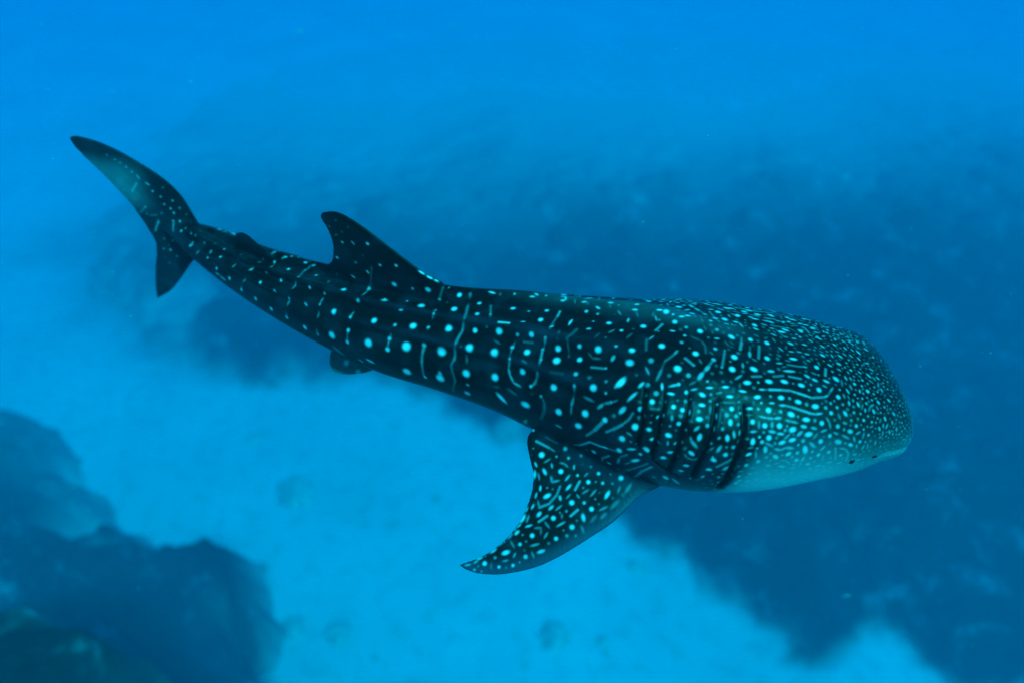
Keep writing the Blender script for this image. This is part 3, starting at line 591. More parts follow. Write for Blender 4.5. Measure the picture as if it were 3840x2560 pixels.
DASHES = [
(-3.517,6.131,18.575,-3.503,6.128,18.538,0.0051,0.7),(-3.451,6.119,18.501,-3.425,6.114,18.48,0.0064,0.8),(-3.55,6.137,18.486,-3.631,6.154,18.391,0.0051,0.5),(-3.556,6.14,18.225,-3.636,6.158,18.151,0.004,0.3),(-3.532,6.136,18.134,-3.466,6.122,18.143,0.0053,0.3),(-3.469,6.123,18.08,-3.549,6.142,17.949,0.0053,0.5),
(-3.309,6.073,18.081,-3.301,6.01,18.036,0.0053,0.6),(-3.035,5.719,18.061,-2.983,5.695,18.108,0.009,0.9),(-2.745,5.51,18.152,-2.741,5.473,18.149,0.0062,0.6),(-2.902,5.598,18.091,-2.94,5.6,18.052,0.005,0.5),(-2.828,5.931,18.108,-2.804,5.937,18.101,0.0115,0.9),(-2.742,5.852,18.131,-2.726,5.873,18.117,0.0114,0.8),
(-2.689,5.876,18.102,-2.624,5.819,18.122,0.0114,0.8),(-2.682,5.335,18.029,-2.64,5.3,18.032,0.0049,0.6),(-2.622,5.282,18.027,-2.575,5.242,18.021,0.0049,0.6),(-2.457,5.227,18.176,-2.404,5.332,18.236,0.0036,0.4),(-2.385,5.092,18.026,-2.33,5.111,18.137,0.0048,0.4),(-2.33,5.111,18.137,-2.286,5.157,18.198,0.0059,0.5),
(-2.277,5.159,18.199,-2.163,5.194,18.285,0.0047,0.5),(-2.109,5.056,18.241,-2.041,5.125,18.297,0.0047,0.5),(-2.07,5.285,18.298,-2.122,5.481,18.161,0.0036,0.7),(-2.103,5.287,18.287,-2.077,5.277,18.294,0.0036,0.6),(-1.979,5.202,18.299,-1.951,5.191,18.307,0.0047,0.8),(-1.906,5.184,18.319,-1.886,5.187,18.314,0.0035,0.8),
(-1.774,5.092,18.321,-1.749,5.084,18.325,0.0035,0.8),(-1.722,5.088,18.331,-1.702,5.087,18.33,0.0035,0.7),(-1.694,5.044,18.324,-1.669,5.04,18.33,0.0035,0.7),(-1.906,4.733,18.012,-1.86,4.774,18.186,0.0058,0.45),(-1.86,4.774,18.186,-1.819,4.858,18.257,0.0045,0.4),(-1.819,4.858,18.257,-1.78,4.888,18.316,0.0046,0.4),
(-1.78,4.888,18.316,-1.756,5.012,18.3,0.0034,0.3),(-1.607,4.532,18.02,-1.575,4.585,18.195,0.0067,0.35),(-1.556,4.608,18.25,-1.533,4.696,18.298,0.0044,0.4),(-1.533,4.696,18.298,-1.508,4.805,18.34,0.0044,0.3),(-0.704,4.477,18.684,-0.669,4.469,18.663,0.0026,0.9),(-0.644,4.463,18.648,-0.607,4.448,18.636,0.0031,1),  # last of these and first below: sun glints painted by the dorsal base
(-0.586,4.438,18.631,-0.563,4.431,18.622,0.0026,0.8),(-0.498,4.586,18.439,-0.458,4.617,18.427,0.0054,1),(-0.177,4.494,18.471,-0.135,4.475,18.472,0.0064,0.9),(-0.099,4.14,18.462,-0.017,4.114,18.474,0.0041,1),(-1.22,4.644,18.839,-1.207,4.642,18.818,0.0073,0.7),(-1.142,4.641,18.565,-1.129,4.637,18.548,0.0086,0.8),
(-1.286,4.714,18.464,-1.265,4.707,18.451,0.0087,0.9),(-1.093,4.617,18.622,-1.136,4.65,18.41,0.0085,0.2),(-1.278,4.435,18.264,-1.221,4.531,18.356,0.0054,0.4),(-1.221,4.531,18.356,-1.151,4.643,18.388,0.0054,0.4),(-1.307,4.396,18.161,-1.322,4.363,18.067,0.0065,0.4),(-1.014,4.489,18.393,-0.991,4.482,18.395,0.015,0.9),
(-0.874,4.393,18.372,-0.852,4.388,18.379,0.0085,0.8),(-0.973,4.209,18.127,-0.956,4.251,18.204,0.0064,0.4),(-0.906,4.294,18.304,-0.956,4.251,18.204,0.0053,0.3),(-0.772,4.495,18.506,-0.823,4.467,18.404,0.0063,0.5),(-0.563,4.426,18.45,-0.597,4.308,18.404,0.0084,0.5),(-0.527,4.42,18.574,-0.563,4.426,18.45,0.0062,0.3),
(-0.642,4.244,18.325,-0.676,4.151,18.223,0.0094,0.45),(-0.676,4.151,18.223,-0.697,4.093,18.098,0.0115,0.4),(-0.697,4.093,18.098,-0.686,4.079,17.949,0.0105,0.35),(-0.685,4.076,17.966,-0.672,4.073,17.952,0.0075,0.9),(-0.597,4.308,18.404,-0.642,4.244,18.325,0.0052,0.3),(-0.556,4.02,17.999,-0.555,4.023,18.049,0.019,0.7),
(-1.241,4.324,17.905,-1.218,4.316,17.893,0.0111,0.9),(-1.163,4.274,17.956,-1.118,4.253,17.945,0.0131,0.9),(-1.458,4.449,17.914,-1.411,4.433,17.875,0.0285,0.5),(-0.327,4.5,18.446,-0.357,4.222,18.429,0.0117,0.35),(-0.357,4.222,18.429,-0.376,4.18,18.357,0.0103,0.35),(-0.376,4.18,18.357,-0.422,4.081,18.308,0.0114,0.4),
(-0.422,4.081,18.308,-0.438,4.026,18.19,0.0113,0.35),(-0.438,4.026,18.19,-0.463,4.01,18.148,0.0103,0.3),(-0.463,4.01,18.148,-0.435,3.969,18.029,0.0103,0.25),(-0.435,3.969,18.029,-0.461,4.001,17.876,0.0104,0.25),(-0.344,4.014,18.244,-0.34,3.987,18.199,0.0123,0.25),(-0.163,4.361,18.445,-0.161,4.238,18.452,0.0073,0.35),
(-0.16,4.238,18.452,-0.188,4.14,18.418,0.0108,0.25),(0.073,4.119,18.487,0.09,4.12,18.488,0.0106,0.8),(-0.102,3.804,18.04,-0.051,3.772,17.996,0.0202,1),(-0.128,4.042,18.37,-0.092,4.007,18.37,0.0106,0.25),(-0.134,3.832,18.096,-0.098,3.815,18.11,0.0119,0.2),(0.04,4.043,18.428,0.005,3.957,18.38,0.0082,0.25),
(0.003,3.957,18.38,-0.014,3.887,18.338,0.0082,0.35),(-0.015,3.881,18.328,-0.027,3.861,18.259,0.0128,0.45),(-0.027,3.861,18.259,-0.015,3.826,18.227,0.0117,0.45),(-0.015,3.826,18.227,0.014,3.779,18.192,0.0117,0.5),(0.014,3.779,18.192,0.06,3.745,18.189,0.0116,0.55),(-0.027,3.776,18.128,0.031,3.733,18.114,0.0141,0.25),
(0.087,3.988,18.407,0.15,3.963,18.419,0.007,0.25),(0.074,3.843,18.355,0.105,3.817,18.353,0.0115,0.3),(0.358,4.211,18.51,0.337,4.146,18.514,0.0095,0.6),(0.337,4.146,18.514,0.286,4.043,18.51,0.0059,0.3),(0.28,4.036,18.51,0.298,4.043,18.512,0.0104,0.8),(0.288,4.04,18.51,0.24,3.948,18.486,0.0058,0.3),
(0.242,3.945,18.484,0.221,3.89,18.414,0.0126,0.45),(0.221,3.89,18.414,0.207,3.814,18.391,0.0103,0.45),(0.207,3.814,18.391,0.184,3.741,18.319,0.0126,0.4),(0.184,3.741,18.319,0.163,3.719,18.244,0.0125,0.35),(0.163,3.719,18.244,0.137,3.713,18.218,0.0115,0.4),(0.416,4.039,18.529,0.439,4.087,18.529,0.0116,0.9),
(0.278,3.708,18.367,0.355,3.676,18.383,0.0141,0.12),(0.341,3.98,18.519,0.327,3.907,18.507,0.0126,0.25),(0.467,3.98,18.534,0.393,3.889,18.523,0.0126,0.22),(0.398,3.875,18.52,0.404,3.798,18.437,0.0079,0.2),(0.543,3.972,18.545,0.562,3.971,18.547,0.0103,0.8),(0.437,3.593,18.355,0.437,3.588,18.344,0.0133,0.7),
(0.435,3.589,18.344,0.424,3.528,18.231,0.0111,0.35),(0.539,3.773,18.492,0.566,3.743,18.473,0.0078,0.25),(0.566,3.743,18.473,0.617,3.725,18.484,0.0067,0.3),(0.696,3.695,18.503,0.708,3.702,18.523,0.0144,0.7),(0.557,3.678,18.447,0.637,3.651,18.461,0.0111,0.4),(0.715,3.504,18.438,0.763,3.546,18.465,0.0184,0.95),
(0.506,3.53,18.301,0.559,3.493,18.3,0.0133,0.35),(0.219,3.634,18.184,0.236,3.605,18.148,0.0103,0.25),(0.589,3.876,18.55,0.62,3.915,18.553,0.009,0.2),(0.692,3.912,18.563,0.728,3.932,18.568,0.0068,0.4),(0.143,4.402,18.498,0.17,4.395,18.502,0.0073,0.8),(0.376,4.35,18.536,0.403,4.345,18.539,0.006,0.9),
(0.374,4.31,18.532,0.395,4.305,18.537,0.0072,0.9),(0.548,4.291,18.561,0.584,4.29,18.562,0.0054,0.8),(0.528,4.259,18.559,0.554,4.254,18.563,0.0048,0.8),(0.718,4.221,18.582,0.747,4.214,18.585,0.0071,0.9),(0.474,4.295,18.553,0.473,4.264,18.547,0.006,0.3),(0.702,4.61,18.322,0.65,4.259,18.574,0.0064,0.35),
(0.089,3.683,18.065,0.109,3.67,18.069,0.027,1),(0.234,3.609,18.153,0.235,3.59,18.094,0.0147,0.25),(0.235,3.59,18.094,0.213,3.595,18.009,0.0138,0.2),(0.465,3.441,18.1,0.473,3.437,18.105,0.024,1),(0.323,3.523,18.015,0.352,3.505,18.013,0.0138,0.5),(0.425,3.541,18.246,0.42,3.524,18.222,0.0124,0.4),
(0.42,3.524,18.222,0.417,3.496,18.168,0.0105,0.35),(0.6,3.448,18.283,0.623,3.454,18.305,0.0141,0.5),(0.64,3.452,18.32,0.683,3.436,18.347,0.0131,0.5),(0.683,3.436,18.347,0.716,3.428,18.379,0.0084,0.4),(0.64,3.378,18.232,0.577,3.374,18.133,0.014,0.45),(0.577,3.374,18.133,0.527,3.392,18.056,0.0104,0.4),
(0.652,3.335,18.157,0.707,3.325,18.211,0.0094,0.4),(0.908,4.177,18.6,0.931,4.174,18.603,0.01,0.9),(0.887,4.134,18.589,0.913,4.128,18.593,0.008,0.85),(1.058,4.1,18.614,1.087,4.094,18.617,0.0069,1),(1.289,4.167,18.56,1.305,4.173,18.556,0.0131,0.85),(1.251,4.034,18.616,1.281,4.036,18.613,0.0039,0.9),
(1.208,4.024,18.615,1.232,4.023,18.616,0.0049,0.9),(1.464,4.057,18.574,1.487,4.058,18.57,0.0128,0.9),(1.616,4.041,18.554,1.636,4.037,18.551,0.0119,0.9),(1.465,4.199,18.538,1.493,4.2,18.535,0.0046,0.8),(1.531,4.327,18.488,1.571,4.329,18.483,0.0137,0.9),(1.632,4.253,18.506,1.661,4.251,18.502,0.013,0.95),
(1.77,4.253,18.483,1.81,4.259,18.474,0.0158,0.9),(1.546,4.216,18.527,1.576,4.219,18.523,0.0051,0.5),(1.72,4.184,18.512,1.755,4.188,18.505,0.0061,0.7),(1.776,4.118,18.516,1.816,4.119,18.508,0.007,0.95),(1.81,4.185,18.496,1.844,4.185,18.489,0.0051,0.7),(1.625,4.152,18.533,1.648,4.142,18.532,0.007,0.6),
(1.359,4.302,18.511,1.39,4.3,18.51,0.0102,0.7),(1.464,4.451,18.425,1.5,4.462,18.415,0.0093,0.8),(1.329,4.424,18.445,1.364,4.418,18.448,0.007,0.6),(1.445,4.33,18.494,1.477,4.315,18.498,0.008,0.6),(1.619,4.448,18.411,1.654,4.438,18.413,0.0082,0.7),(1.715,4.417,18.416,1.748,4.405,18.417,0.0093,0.8),
(1.828,4.447,18.369,1.866,4.433,18.372,0.0082,0.7),(1.693,4.279,18.488,1.718,4.273,18.486,0.0079,0.5),(1.495,4.286,18.509,1.522,4.269,18.512,0.0102,0.6),(1.891,4.424,18.373,1.906,4.419,18.374,0.0069,0.6),(1.749,3.987,18.537,1.772,3.977,18.534,0.0108,0.9),(1.532,3.994,18.576,1.556,3.991,18.572,0.0049,0.6),
(0.847,4.056,18.568,0.838,4.027,18.567,0.0109,0.7),(1.545,3.861,18.571,1.554,3.852,18.57,0.0202,0.95),(1.126,3.901,18.589,1.149,3.896,18.59,0.0096,0.8),(1.429,3.83,18.58,1.451,3.83,18.578,0.0096,0.7),(0.809,3.841,18.575,0.847,3.878,18.58,0.0105,0.25),(1.019,3.908,18.586,1.076,3.97,18.59,0.0068,0.5),
(0.962,3.813,18.587,0.994,3.843,18.589,0.0057,0.5),(0.943,3.814,18.586,0.925,3.708,18.58,0.0105,0.25),(1.649,3.719,18.551,1.641,3.68,18.548,0.0132,0.6),(1.666,3.781,18.552,1.654,3.733,18.551,0.0095,0.25),(1.624,3.863,18.562,1.611,3.807,18.56,0.0067,0.35),(1.611,3.807,18.56,1.586,3.737,18.559,0.0115,0.45),
(1.467,3.699,18.569,1.427,3.574,18.553,0.0085,0.35),(1.492,3.807,18.573,1.511,3.762,18.569,0.0067,0.25),(1.511,3.762,18.569,1.543,3.752,18.565,0.0066,0.2),(1.326,3.795,18.584,1.341,3.748,18.582,0.0105,0.25),(1.341,3.748,18.582,1.333,3.683,18.578,0.0076,0.22),(1.262,3.84,18.588,1.313,3.804,18.585,0.0124,0.22),
(1.736,3.792,18.542,1.701,3.67,18.539,0.0105,0.4),(0.804,3.645,18.522,0.817,3.64,18.526,0.0234,1),(0.914,3.585,18.529,0.931,3.555,18.507,0.0111,0.55),(1.138,3.698,18.583,1.116,3.672,18.579,0.0112,0.5),(1.116,3.672,18.579,1.041,3.604,18.575,0.0084,0.3),(1.041,3.604,18.575,1.013,3.552,18.548,0.012,0.25),
(1.013,3.552,18.548,0.982,3.51,18.493,0.0129,0.45),(1.185,3.634,18.573,1.232,3.577,18.563,0.0121,0.45),(1.333,3.57,18.557,1.31,3.541,18.553,0.0157,0.65),(1.281,3.511,18.55,1.254,3.476,18.54,0.0165,0.7),(1.377,3.627,18.567,1.254,3.476,18.54,0.0065,0.35),(1.576,3.607,18.547,1.571,3.579,18.542,0.0111,0.5),
(1.639,3.574,18.533,1.652,3.569,18.531,0.0204,1),(1.505,3.484,18.525,1.547,3.513,18.529,0.011,0.5),(1.622,3.512,18.521,1.685,3.519,18.515,0.0083,0.4),(0.733,3.507,18.444,0.762,3.535,18.461,0.0204,1),(1.568,3.461,18.512,1.59,3.464,18.511,0.0173,0.95),(0.864,3.475,18.461,0.89,3.496,18.473,0.0138,0.75),
(1.013,3.478,18.484,1.011,3.441,18.47,0.0101,0.9),(1.063,3.457,18.483,1.121,3.461,18.498,0.011,0.7),(1.051,3.408,18.462,1.077,3.403,18.463,0.0128,0.95),(1.202,3.42,18.485,1.233,3.422,18.493,0.0091,0.6),(1.304,3.422,18.505,1.335,3.42,18.506,0.0073,0.85),(1.412,3.422,18.511,1.439,3.423,18.51,0.0109,0.9),
(1.519,3.403,18.495,1.556,3.399,18.491,0.0091,0.85),(1.195,3.449,18.508,1.226,3.459,18.524,0.0091,0.3),(1.366,3.389,18.485,1.396,3.393,18.49,0.0073,0.4),(0.787,3.403,18.404,0.836,3.434,18.438,0.0138,0.7),(1.262,3.391,18.475,1.277,3.383,18.472,0.0154,0.95),(1.437,3.369,18.475,1.461,3.368,18.475,0.0118,0.95),
(1.623,3.368,18.469,1.645,3.372,18.469,0.0145,0.95),(1.411,3.336,18.452,1.472,3.335,18.453,0.0072,0.25),(1.251,3.326,18.44,1.271,3.323,18.44,0.0136,0.95),(0.925,3.332,18.397,0.993,3.319,18.404,0.0082,0.25),(0.742,3.383,18.311,0.762,3.386,18.342,0.0185,0.85),(1.559,3.301,18.43,1.586,3.303,18.43,0.0117,0.9),
(1.315,3.316,18.438,1.312,3.285,18.418,0.0117,0.3),(1.178,3.297,18.414,1.175,3.279,18.401,0.0108,0.75),(1.062,3.275,18.382,1.063,3.263,18.367,0.0127,0.5),(1.233,3.25,18.385,1.246,3.249,18.385,0.0171,0.95),(1.35,3.27,18.408,1.349,3.252,18.394,0.0099,0.8),(0.695,3.325,18.196,0.751,3.323,18.247,0.0112,0.4),
(0.751,3.323,18.247,0.79,3.333,18.284,0.0093,0.35),(0.79,3.333,18.284,0.819,3.351,18.332,0.0092,0.35),(1.441,3.233,18.382,1.441,3.222,18.371,0.0162,0.9),(1.631,3.232,18.376,1.63,3.206,18.351,0.0108,0.4),(1.547,3.265,18.406,1.583,3.267,18.406,0.0072,0.3),(0.91,3.267,18.269,0.925,3.261,18.268,0.0156,0.9),
(1.214,3.206,18.329,1.23,3.212,18.345,0.0135,0.6),(1.333,3.207,18.354,1.332,3.194,18.338,0.0099,0.8),(0.787,3.282,18.21,0.809,3.268,18.202,0.0102,0.45),(1.038,3.221,18.263,1.054,3.214,18.26,0.0164,0.9),(1.247,3.185,18.295,1.243,3.176,18.271,0.0162,0.85),(1.462,3.182,18.332,1.467,3.163,18.306,0.0117,0.65),
(1.506,3.186,18.335,1.506,3.171,18.317,0.0126,0.65),(1.421,3.166,18.306,1.424,3.156,18.287,0.0153,0.9),(1.561,3.186,18.333,1.607,3.187,18.333,0.0108,0.6),(0.94,3.22,18.215,0.957,3.217,18.219,0.0128,0.85),(0.981,3.207,18.216,0.999,3.196,18.205,0.0128,0.7),(1.044,3.193,18.223,1.045,3.183,18.206,0.0091,0.45),
(1.095,3.178,18.22,1.114,3.177,18.227,0.0137,0.7),(1.501,3.149,18.282,1.501,3.14,18.264,0.0108,0.7),(1.59,3.151,18.286,1.59,3.143,18.272,0.018,0.9),(1.186,3.19,18.275,1.196,3.175,18.251,0.01,0.4),(1.196,3.175,18.251,1.228,3.151,18.22,0.0136,0.5),(0.799,3.239,18.089,0.838,3.226,18.107,0.0122,0.7),
(0.901,3.209,18.144,0.925,3.195,18.124,0.0176,0.85),(1.056,3.161,18.151,1.078,3.157,18.155,0.0119,0.7),(1.192,3.139,18.179,1.209,3.132,18.166,0.0146,0.8),(1.284,3.137,18.209,1.272,3.124,18.175,0.0109,0.7),(1.368,3.126,18.208,1.383,3.138,18.236,0.0136,0.55),(1.554,3.127,18.24,1.594,3.128,18.241,0.0099,0.35),
(1.618,3.115,18.211,1.624,3.101,18.171,0.0099,0.4),(1.017,3.161,18.101,1.035,3.156,18.1,0.0138,0.7),(1.497,3.118,18.211,1.486,3.109,18.19,0.009,0.7),(1.56,3.108,18.192,1.581,3.11,18.198,0.0136,0.8),(1.149,3.146,18.173,1.175,3.13,18.136,0.0109,0.3),(1.175,3.13,18.136,1.212,3.12,18.123,0.0101,0.3),
(1.212,3.12,18.123,1.258,3.117,18.141,0.0082,0.25),(0.838,3.217,17.99,0.867,3.204,18.016,0.0161,0.9),(0.793,3.243,17.927,0.825,3.224,17.967,0.0096,0.35),(0.752,3.258,17.97,0.748,3.269,17.903,0.0114,0.5),(0.759,3.253,17.991,0.795,3.236,18.035,0.0095,0.3),(1.339,3.108,18.149,1.355,3.103,18.137,0.0155,0.8),
(1.171,3.12,18.063,1.188,3.116,18.064,0.0138,0.65),(1.378,3.092,18.083,1.425,3.094,18.123,0.0101,0.35),(1.425,3.094,18.123,1.474,3.1,18.159,0.0091,0.35),(1.43,3.085,18.065,1.45,3.086,18.083,0.0156,0.55),(0.881,3.24,17.779,0.909,3.197,17.904,0.0127,0.45),(0.909,3.197,17.904,0.962,3.171,17.983,0.0105,0.45),
(0.816,3.248,17.85,0.866,3.211,17.924,0.0097,0.35),(0.866,3.211,17.924,0.932,3.18,18.008,0.0086,0.3),(1.128,3.126,18.017,1.165,3.118,18.006,0.0093,0.6),(1.321,3.095,18.056,1.34,3.093,18.051,0.0147,0.7),(1.062,3.149,17.901,1.078,3.148,17.883,0.018,0.8),(1.514,3.08,18.053,1.555,3.079,18.054,0.0092,0.35),
(1.933,4.234,18.458,1.962,4.24,18.45,0.0138,0.9),(1.901,4.105,18.494,1.926,4.1,18.49,0.0065,0.8),(1.892,4.16,18.486,1.921,4.159,18.48,0.0051,0.6),(1.967,4.144,18.474,2,4.147,18.467,0.0056,0.6),(1.881,4.021,18.509,1.907,4.022,18.504,0.0064,0.6),(1.984,4.036,18.487,2.015,4.025,18.482,0.0129,1),
(2.022,4.24,18.439,2.044,4.242,18.433,0.0091,0.5),(2.142,4.341,18.373,2.177,4.352,18.359,0.0139,0.9),(2.098,4.212,18.432,2.133,4.212,18.425,0.0147,0.9),(2.077,4.14,18.453,2.106,4.138,18.448,0.0056,0.6),(2.108,4.059,18.459,2.143,4.062,18.452,0.007,0.85),(2.183,4.152,18.43,2.216,4.152,18.423,0.0076,0.95),
(2.151,4.108,18.444,2.177,4.098,18.44,0.0045,0.5),(2.241,4.276,18.381,2.274,4.275,18.373,0.0126,0.9),(2.31,4.395,18.297,2.332,4.384,18.298,0.0094,0.8),(2.208,4.37,18.342,2.226,4.361,18.343,0.0082,0.8),(2,4.381,18.379,2.052,4.433,18.33,0.0105,0.9),(1.87,3.95,18.516,1.897,3.937,18.511,0.0088,0.7),
(1.961,3.942,18.498,1.986,3.94,18.493,0.0069,0.5),(2.027,3.937,18.485,2.048,3.938,18.48,0.0079,0.7),(1.982,3.874,18.495,1.998,3.868,18.492,0.0146,0.85),(2.088,3.885,18.473,2.111,3.884,18.468,0.0098,0.8),(1.865,3.895,18.519,1.872,3.867,18.518,0.0088,0.4),(1.925,4.012,18.501,1.957,3.947,18.498,0.005,0.3),
(2.045,4.06,18.472,2.076,4.025,18.469,0.007,0.3),(1.885,3.806,18.515,1.903,3.779,18.51,0.0086,0.6),(1.957,3.783,18.5,1.983,3.785,18.494,0.0086,0.6),(2.019,3.795,18.487,2.044,3.793,18.482,0.0077,0.6),(2.075,3.786,18.475,2.1,3.785,18.47,0.0087,0.7),(1.852,3.728,18.518,1.871,3.719,18.514,0.0085,0.4),
(1.946,3.71,18.499,1.982,3.712,18.492,0.0133,1),(2.072,3.722,18.473,2.084,3.716,18.471,0.0095,0.55),(2.203,3.803,18.449,2.216,3.794,18.446,0.0136,0.9),(2.233,3.907,18.442,2.251,3.891,18.438,0.0098,0.85),(2.237,3.997,18.438,2.259,3.983,18.434,0.011,0.9),(2.347,3.953,18.414,2.359,3.939,18.411,0.0109,0.85),
(2.284,3.822,18.431,2.288,3.8,18.43,0.0068,0.6),(2.337,3.871,18.418,2.354,3.869,18.414,0.0044,0.5),(2.159,3.951,18.457,2.174,3.934,18.455,0.0089,0.7),(2.18,4.014,18.449,2.196,4.006,18.446,0.006,0.5),(2.248,4.07,18.429,2.267,4.064,18.425,0.005,0.7),(2.269,4.176,18.405,2.287,4.167,18.403,0.0093,0.7),
(2.354,4.197,18.378,2.369,4.183,18.377,0.0091,0.85),(2.338,4.097,18.403,2.353,4.084,18.401,0.0081,0.8),(2.406,4.346,18.298,2.424,4.336,18.298,0.009,0.7),(2.389,4.041,18.397,2.403,4.035,18.394,0.005,0.5),(2.475,4.137,18.358,2.491,4.121,18.357,0.01,0.8),(2.561,4.335,18.248,2.545,4.276,18.29,0.0188,0.75),
(2.624,4.301,18.252,2.642,4.291,18.252,0.0093,0.7),(2.525,4.112,18.349,2.519,4.086,18.355,0.0124,0.55),(2.606,4.155,18.317,2.618,4.141,18.318,0.0082,0.6),(2.667,4.224,18.275,2.676,4.205,18.279,0.0099,0.6),(2.447,4.027,18.383,2.462,4.013,18.38,0.0076,0.7),(2.578,4.078,18.34,2.59,4.055,18.34,0.0112,0.75),
(2.512,4.013,18.366,2.522,3.998,18.365,0.0091,0.7),(2.428,3.94,18.394,2.435,3.921,18.392,0.0089,0.8),(2.548,3.983,18.359,2.56,3.97,18.357,0.0065,0.6),(2.482,3.935,18.379,2.49,3.919,18.378,0.0075,0.65),(2.526,3.926,18.368,2.536,3.902,18.366,0.0119,0.85),(2.609,3.982,18.344,2.62,3.963,18.342,0.0111,0.75),
(2.7,4.163,18.279,2.72,4.163,18.267,0.0105,0.55),(2.64,4.082,18.324,2.63,4.042,18.333,0.0157,0.5),(2.72,4.108,18.28,2.734,4.101,18.271,0.0083,0.65),(2.766,4.078,18.249,2.774,4.068,18.241,0.0067,0.5),(2.5,3.848,18.376,2.507,3.828,18.375,0.0098,0.75),(2.443,3.862,18.391,2.454,3.844,18.388,0.0084,0.7),
(2.391,3.864,18.405,2.404,3.848,18.401,0.0064,0.6),(2.346,3.831,18.416,2.361,3.813,18.412,0.0107,0.85),(2.306,3.74,18.423,2.318,3.735,18.42,0.0135,0.8),(2.543,3.805,18.365,2.567,3.807,18.358,0.0073,0.7),(2.287,3.683,18.424,2.303,3.675,18.419,0.0095,0.6),(2.451,3.698,18.385,2.459,3.684,18.382,0.0087,0.65),
(2.557,3.751,18.359,2.577,3.743,18.354,0.0083,0.65),(2.358,3.673,18.406,2.361,3.662,18.404,0.0057,0.5),(2.322,3.623,18.409,2.325,3.6,18.405,0.0095,0.7),(2.36,3.622,18.4,2.36,3.606,18.397,0.0066,0.55),(2.513,3.689,18.368,2.529,3.668,18.361,0.0116,0.75),(2.554,3.671,18.354,2.559,3.648,18.35,0.0067,0.45),
(2.583,3.679,18.347,2.595,3.666,18.343,0.0082,0.7),(2.507,3.635,18.363,2.532,3.618,18.354,0.0067,0.4),(2.338,3.553,18.392,2.341,3.527,18.386,0.0061,0.5),(2.225,3.712,18.44,2.242,3.701,18.436,0.0105,0.75),(1.83,3.647,18.515,1.861,3.652,18.51,0.0103,0.6),(1.907,3.647,18.501,1.981,3.646,18.486,0.0075,0.35),
(1.981,3.646,18.486,2.022,3.651,18.478,0.0075,0.4),(2.022,3.652,18.478,2.042,3.651,18.474,0.0085,0.6),(1.751,3.567,18.516,1.78,3.571,18.512,0.013,0.75),(1.867,3.587,18.5,1.937,3.595,18.488,0.0121,0.75),(2.19,3.665,18.444,2.168,3.602,18.44,0.0104,0.5),(2.017,3.576,18.468,2.036,3.565,18.462,0.0131,0.75),
(2.073,3.61,18.462,2.098,3.6,18.455,0.0066,0.4),(1.776,3.529,18.504,1.847,3.545,18.496,0.0074,0.35),(1.891,3.546,18.488,1.973,3.541,18.47,0.0074,0.45),(2.067,3.552,18.453,2.087,3.546,18.447,0.0131,0.75),(2.151,3.558,18.436,2.173,3.55,18.429,0.0131,0.8),(2.238,3.592,18.423,2.248,3.583,18.419,0.0188,0.9),
(1.724,3.486,18.501,1.743,3.486,18.498,0.0174,0.95),(1.834,3.5,18.487,1.856,3.498,18.483,0.0166,0.95),(1.956,3.49,18.461,1.973,3.489,18.457,0.0166,0.95),(2.13,3.515,18.431,2.148,3.508,18.425,0.0084,0.5),(2.284,3.584,18.411,2.275,3.541,18.404,0.0066,0.35),(2.576,3.626,18.342,2.567,3.595,18.34,0.0072,0.45),
(2.197,3.508,18.414,2.169,3.476,18.411,0.0093,0.5),(1.66,3.422,18.489,1.688,3.423,18.486,0.0073,0.7),(1.727,3.427,18.482,1.804,3.434,18.472,0.0082,0.65),(1.688,3.423,18.486,1.727,3.427,18.482,0.0046,0.3),(1.804,3.434,18.472,1.877,3.438,18.46,0.0082,0.5),(1.877,3.438,18.46,1.928,3.428,18.447,0.0092,0.6),
(1.928,3.428,18.447,1.984,3.418,18.431,0.0092,0.65),(1.984,3.418,18.431,2.021,3.41,18.42,0.0092,0.6),(2.021,3.41,18.42,2.109,3.429,18.407,0.0083,0.45),(2.117,3.43,18.406,2.145,3.445,18.406,0.0092,0.6),(2.145,3.445,18.406,2.176,3.482,18.411,0.0055,0.3),(1.792,3.38,18.452,1.806,3.382,18.451,0.0173,0.95),
(1.909,3.37,18.425,1.926,3.369,18.422,0.0164,0.95),(2.028,3.356,18.392,2.047,3.36,18.39,0.0183,0.95),(2.267,3.472,18.387,2.269,3.451,18.38,0.0074,0.45),(2.302,3.514,18.392,2.311,3.492,18.384,0.0094,0.7),(2.403,3.528,18.371,2.399,3.514,18.368,0.0094,0.65),(2.331,3.445,18.363,2.329,3.436,18.36,0.006,0.5),
(2.295,3.425,18.363,2.294,3.409,18.357,0.0111,0.65),(2.36,3.427,18.348,2.364,3.412,18.34,0.0121,0.75),(2.524,3.471,18.318,2.53,3.462,18.312,0.0113,0.75),(2.613,3.506,18.302,2.622,3.496,18.296,0.0085,0.7),(2.397,3.426,18.338,2.383,3.395,18.327,0.006,0.35),(2.481,3.441,18.319,2.453,3.422,18.32,0.0075,0.45),
(2.453,3.422,18.32,2.437,3.395,18.311,0.0056,0.35),(2.505,3.433,18.308,2.513,3.419,18.299,0.0075,0.4),(2.582,3.579,18.332,2.587,3.561,18.326,0.0095,0.6),(1.718,3.341,18.443,1.74,3.342,18.441,0.0091,0.7),(1.787,3.333,18.429,1.821,3.336,18.425,0.0109,0.65),(1.821,3.336,18.425,1.872,3.33,18.412,0.0091,0.5),
(1.872,3.33,18.412,1.938,3.32,18.392,0.0091,0.55),(1.938,3.32,18.392,1.995,3.312,18.374,0.0091,0.6),(1.995,3.312,18.374,2.034,3.312,18.364,0.0082,0.55),(2.034,3.312,18.364,2.077,3.323,18.361,0.01,0.65),(1.848,3.29,18.391,1.864,3.287,18.386,0.019,0.95),(2.249,3.352,18.337,2.257,3.341,18.329,0.0147,0.8),
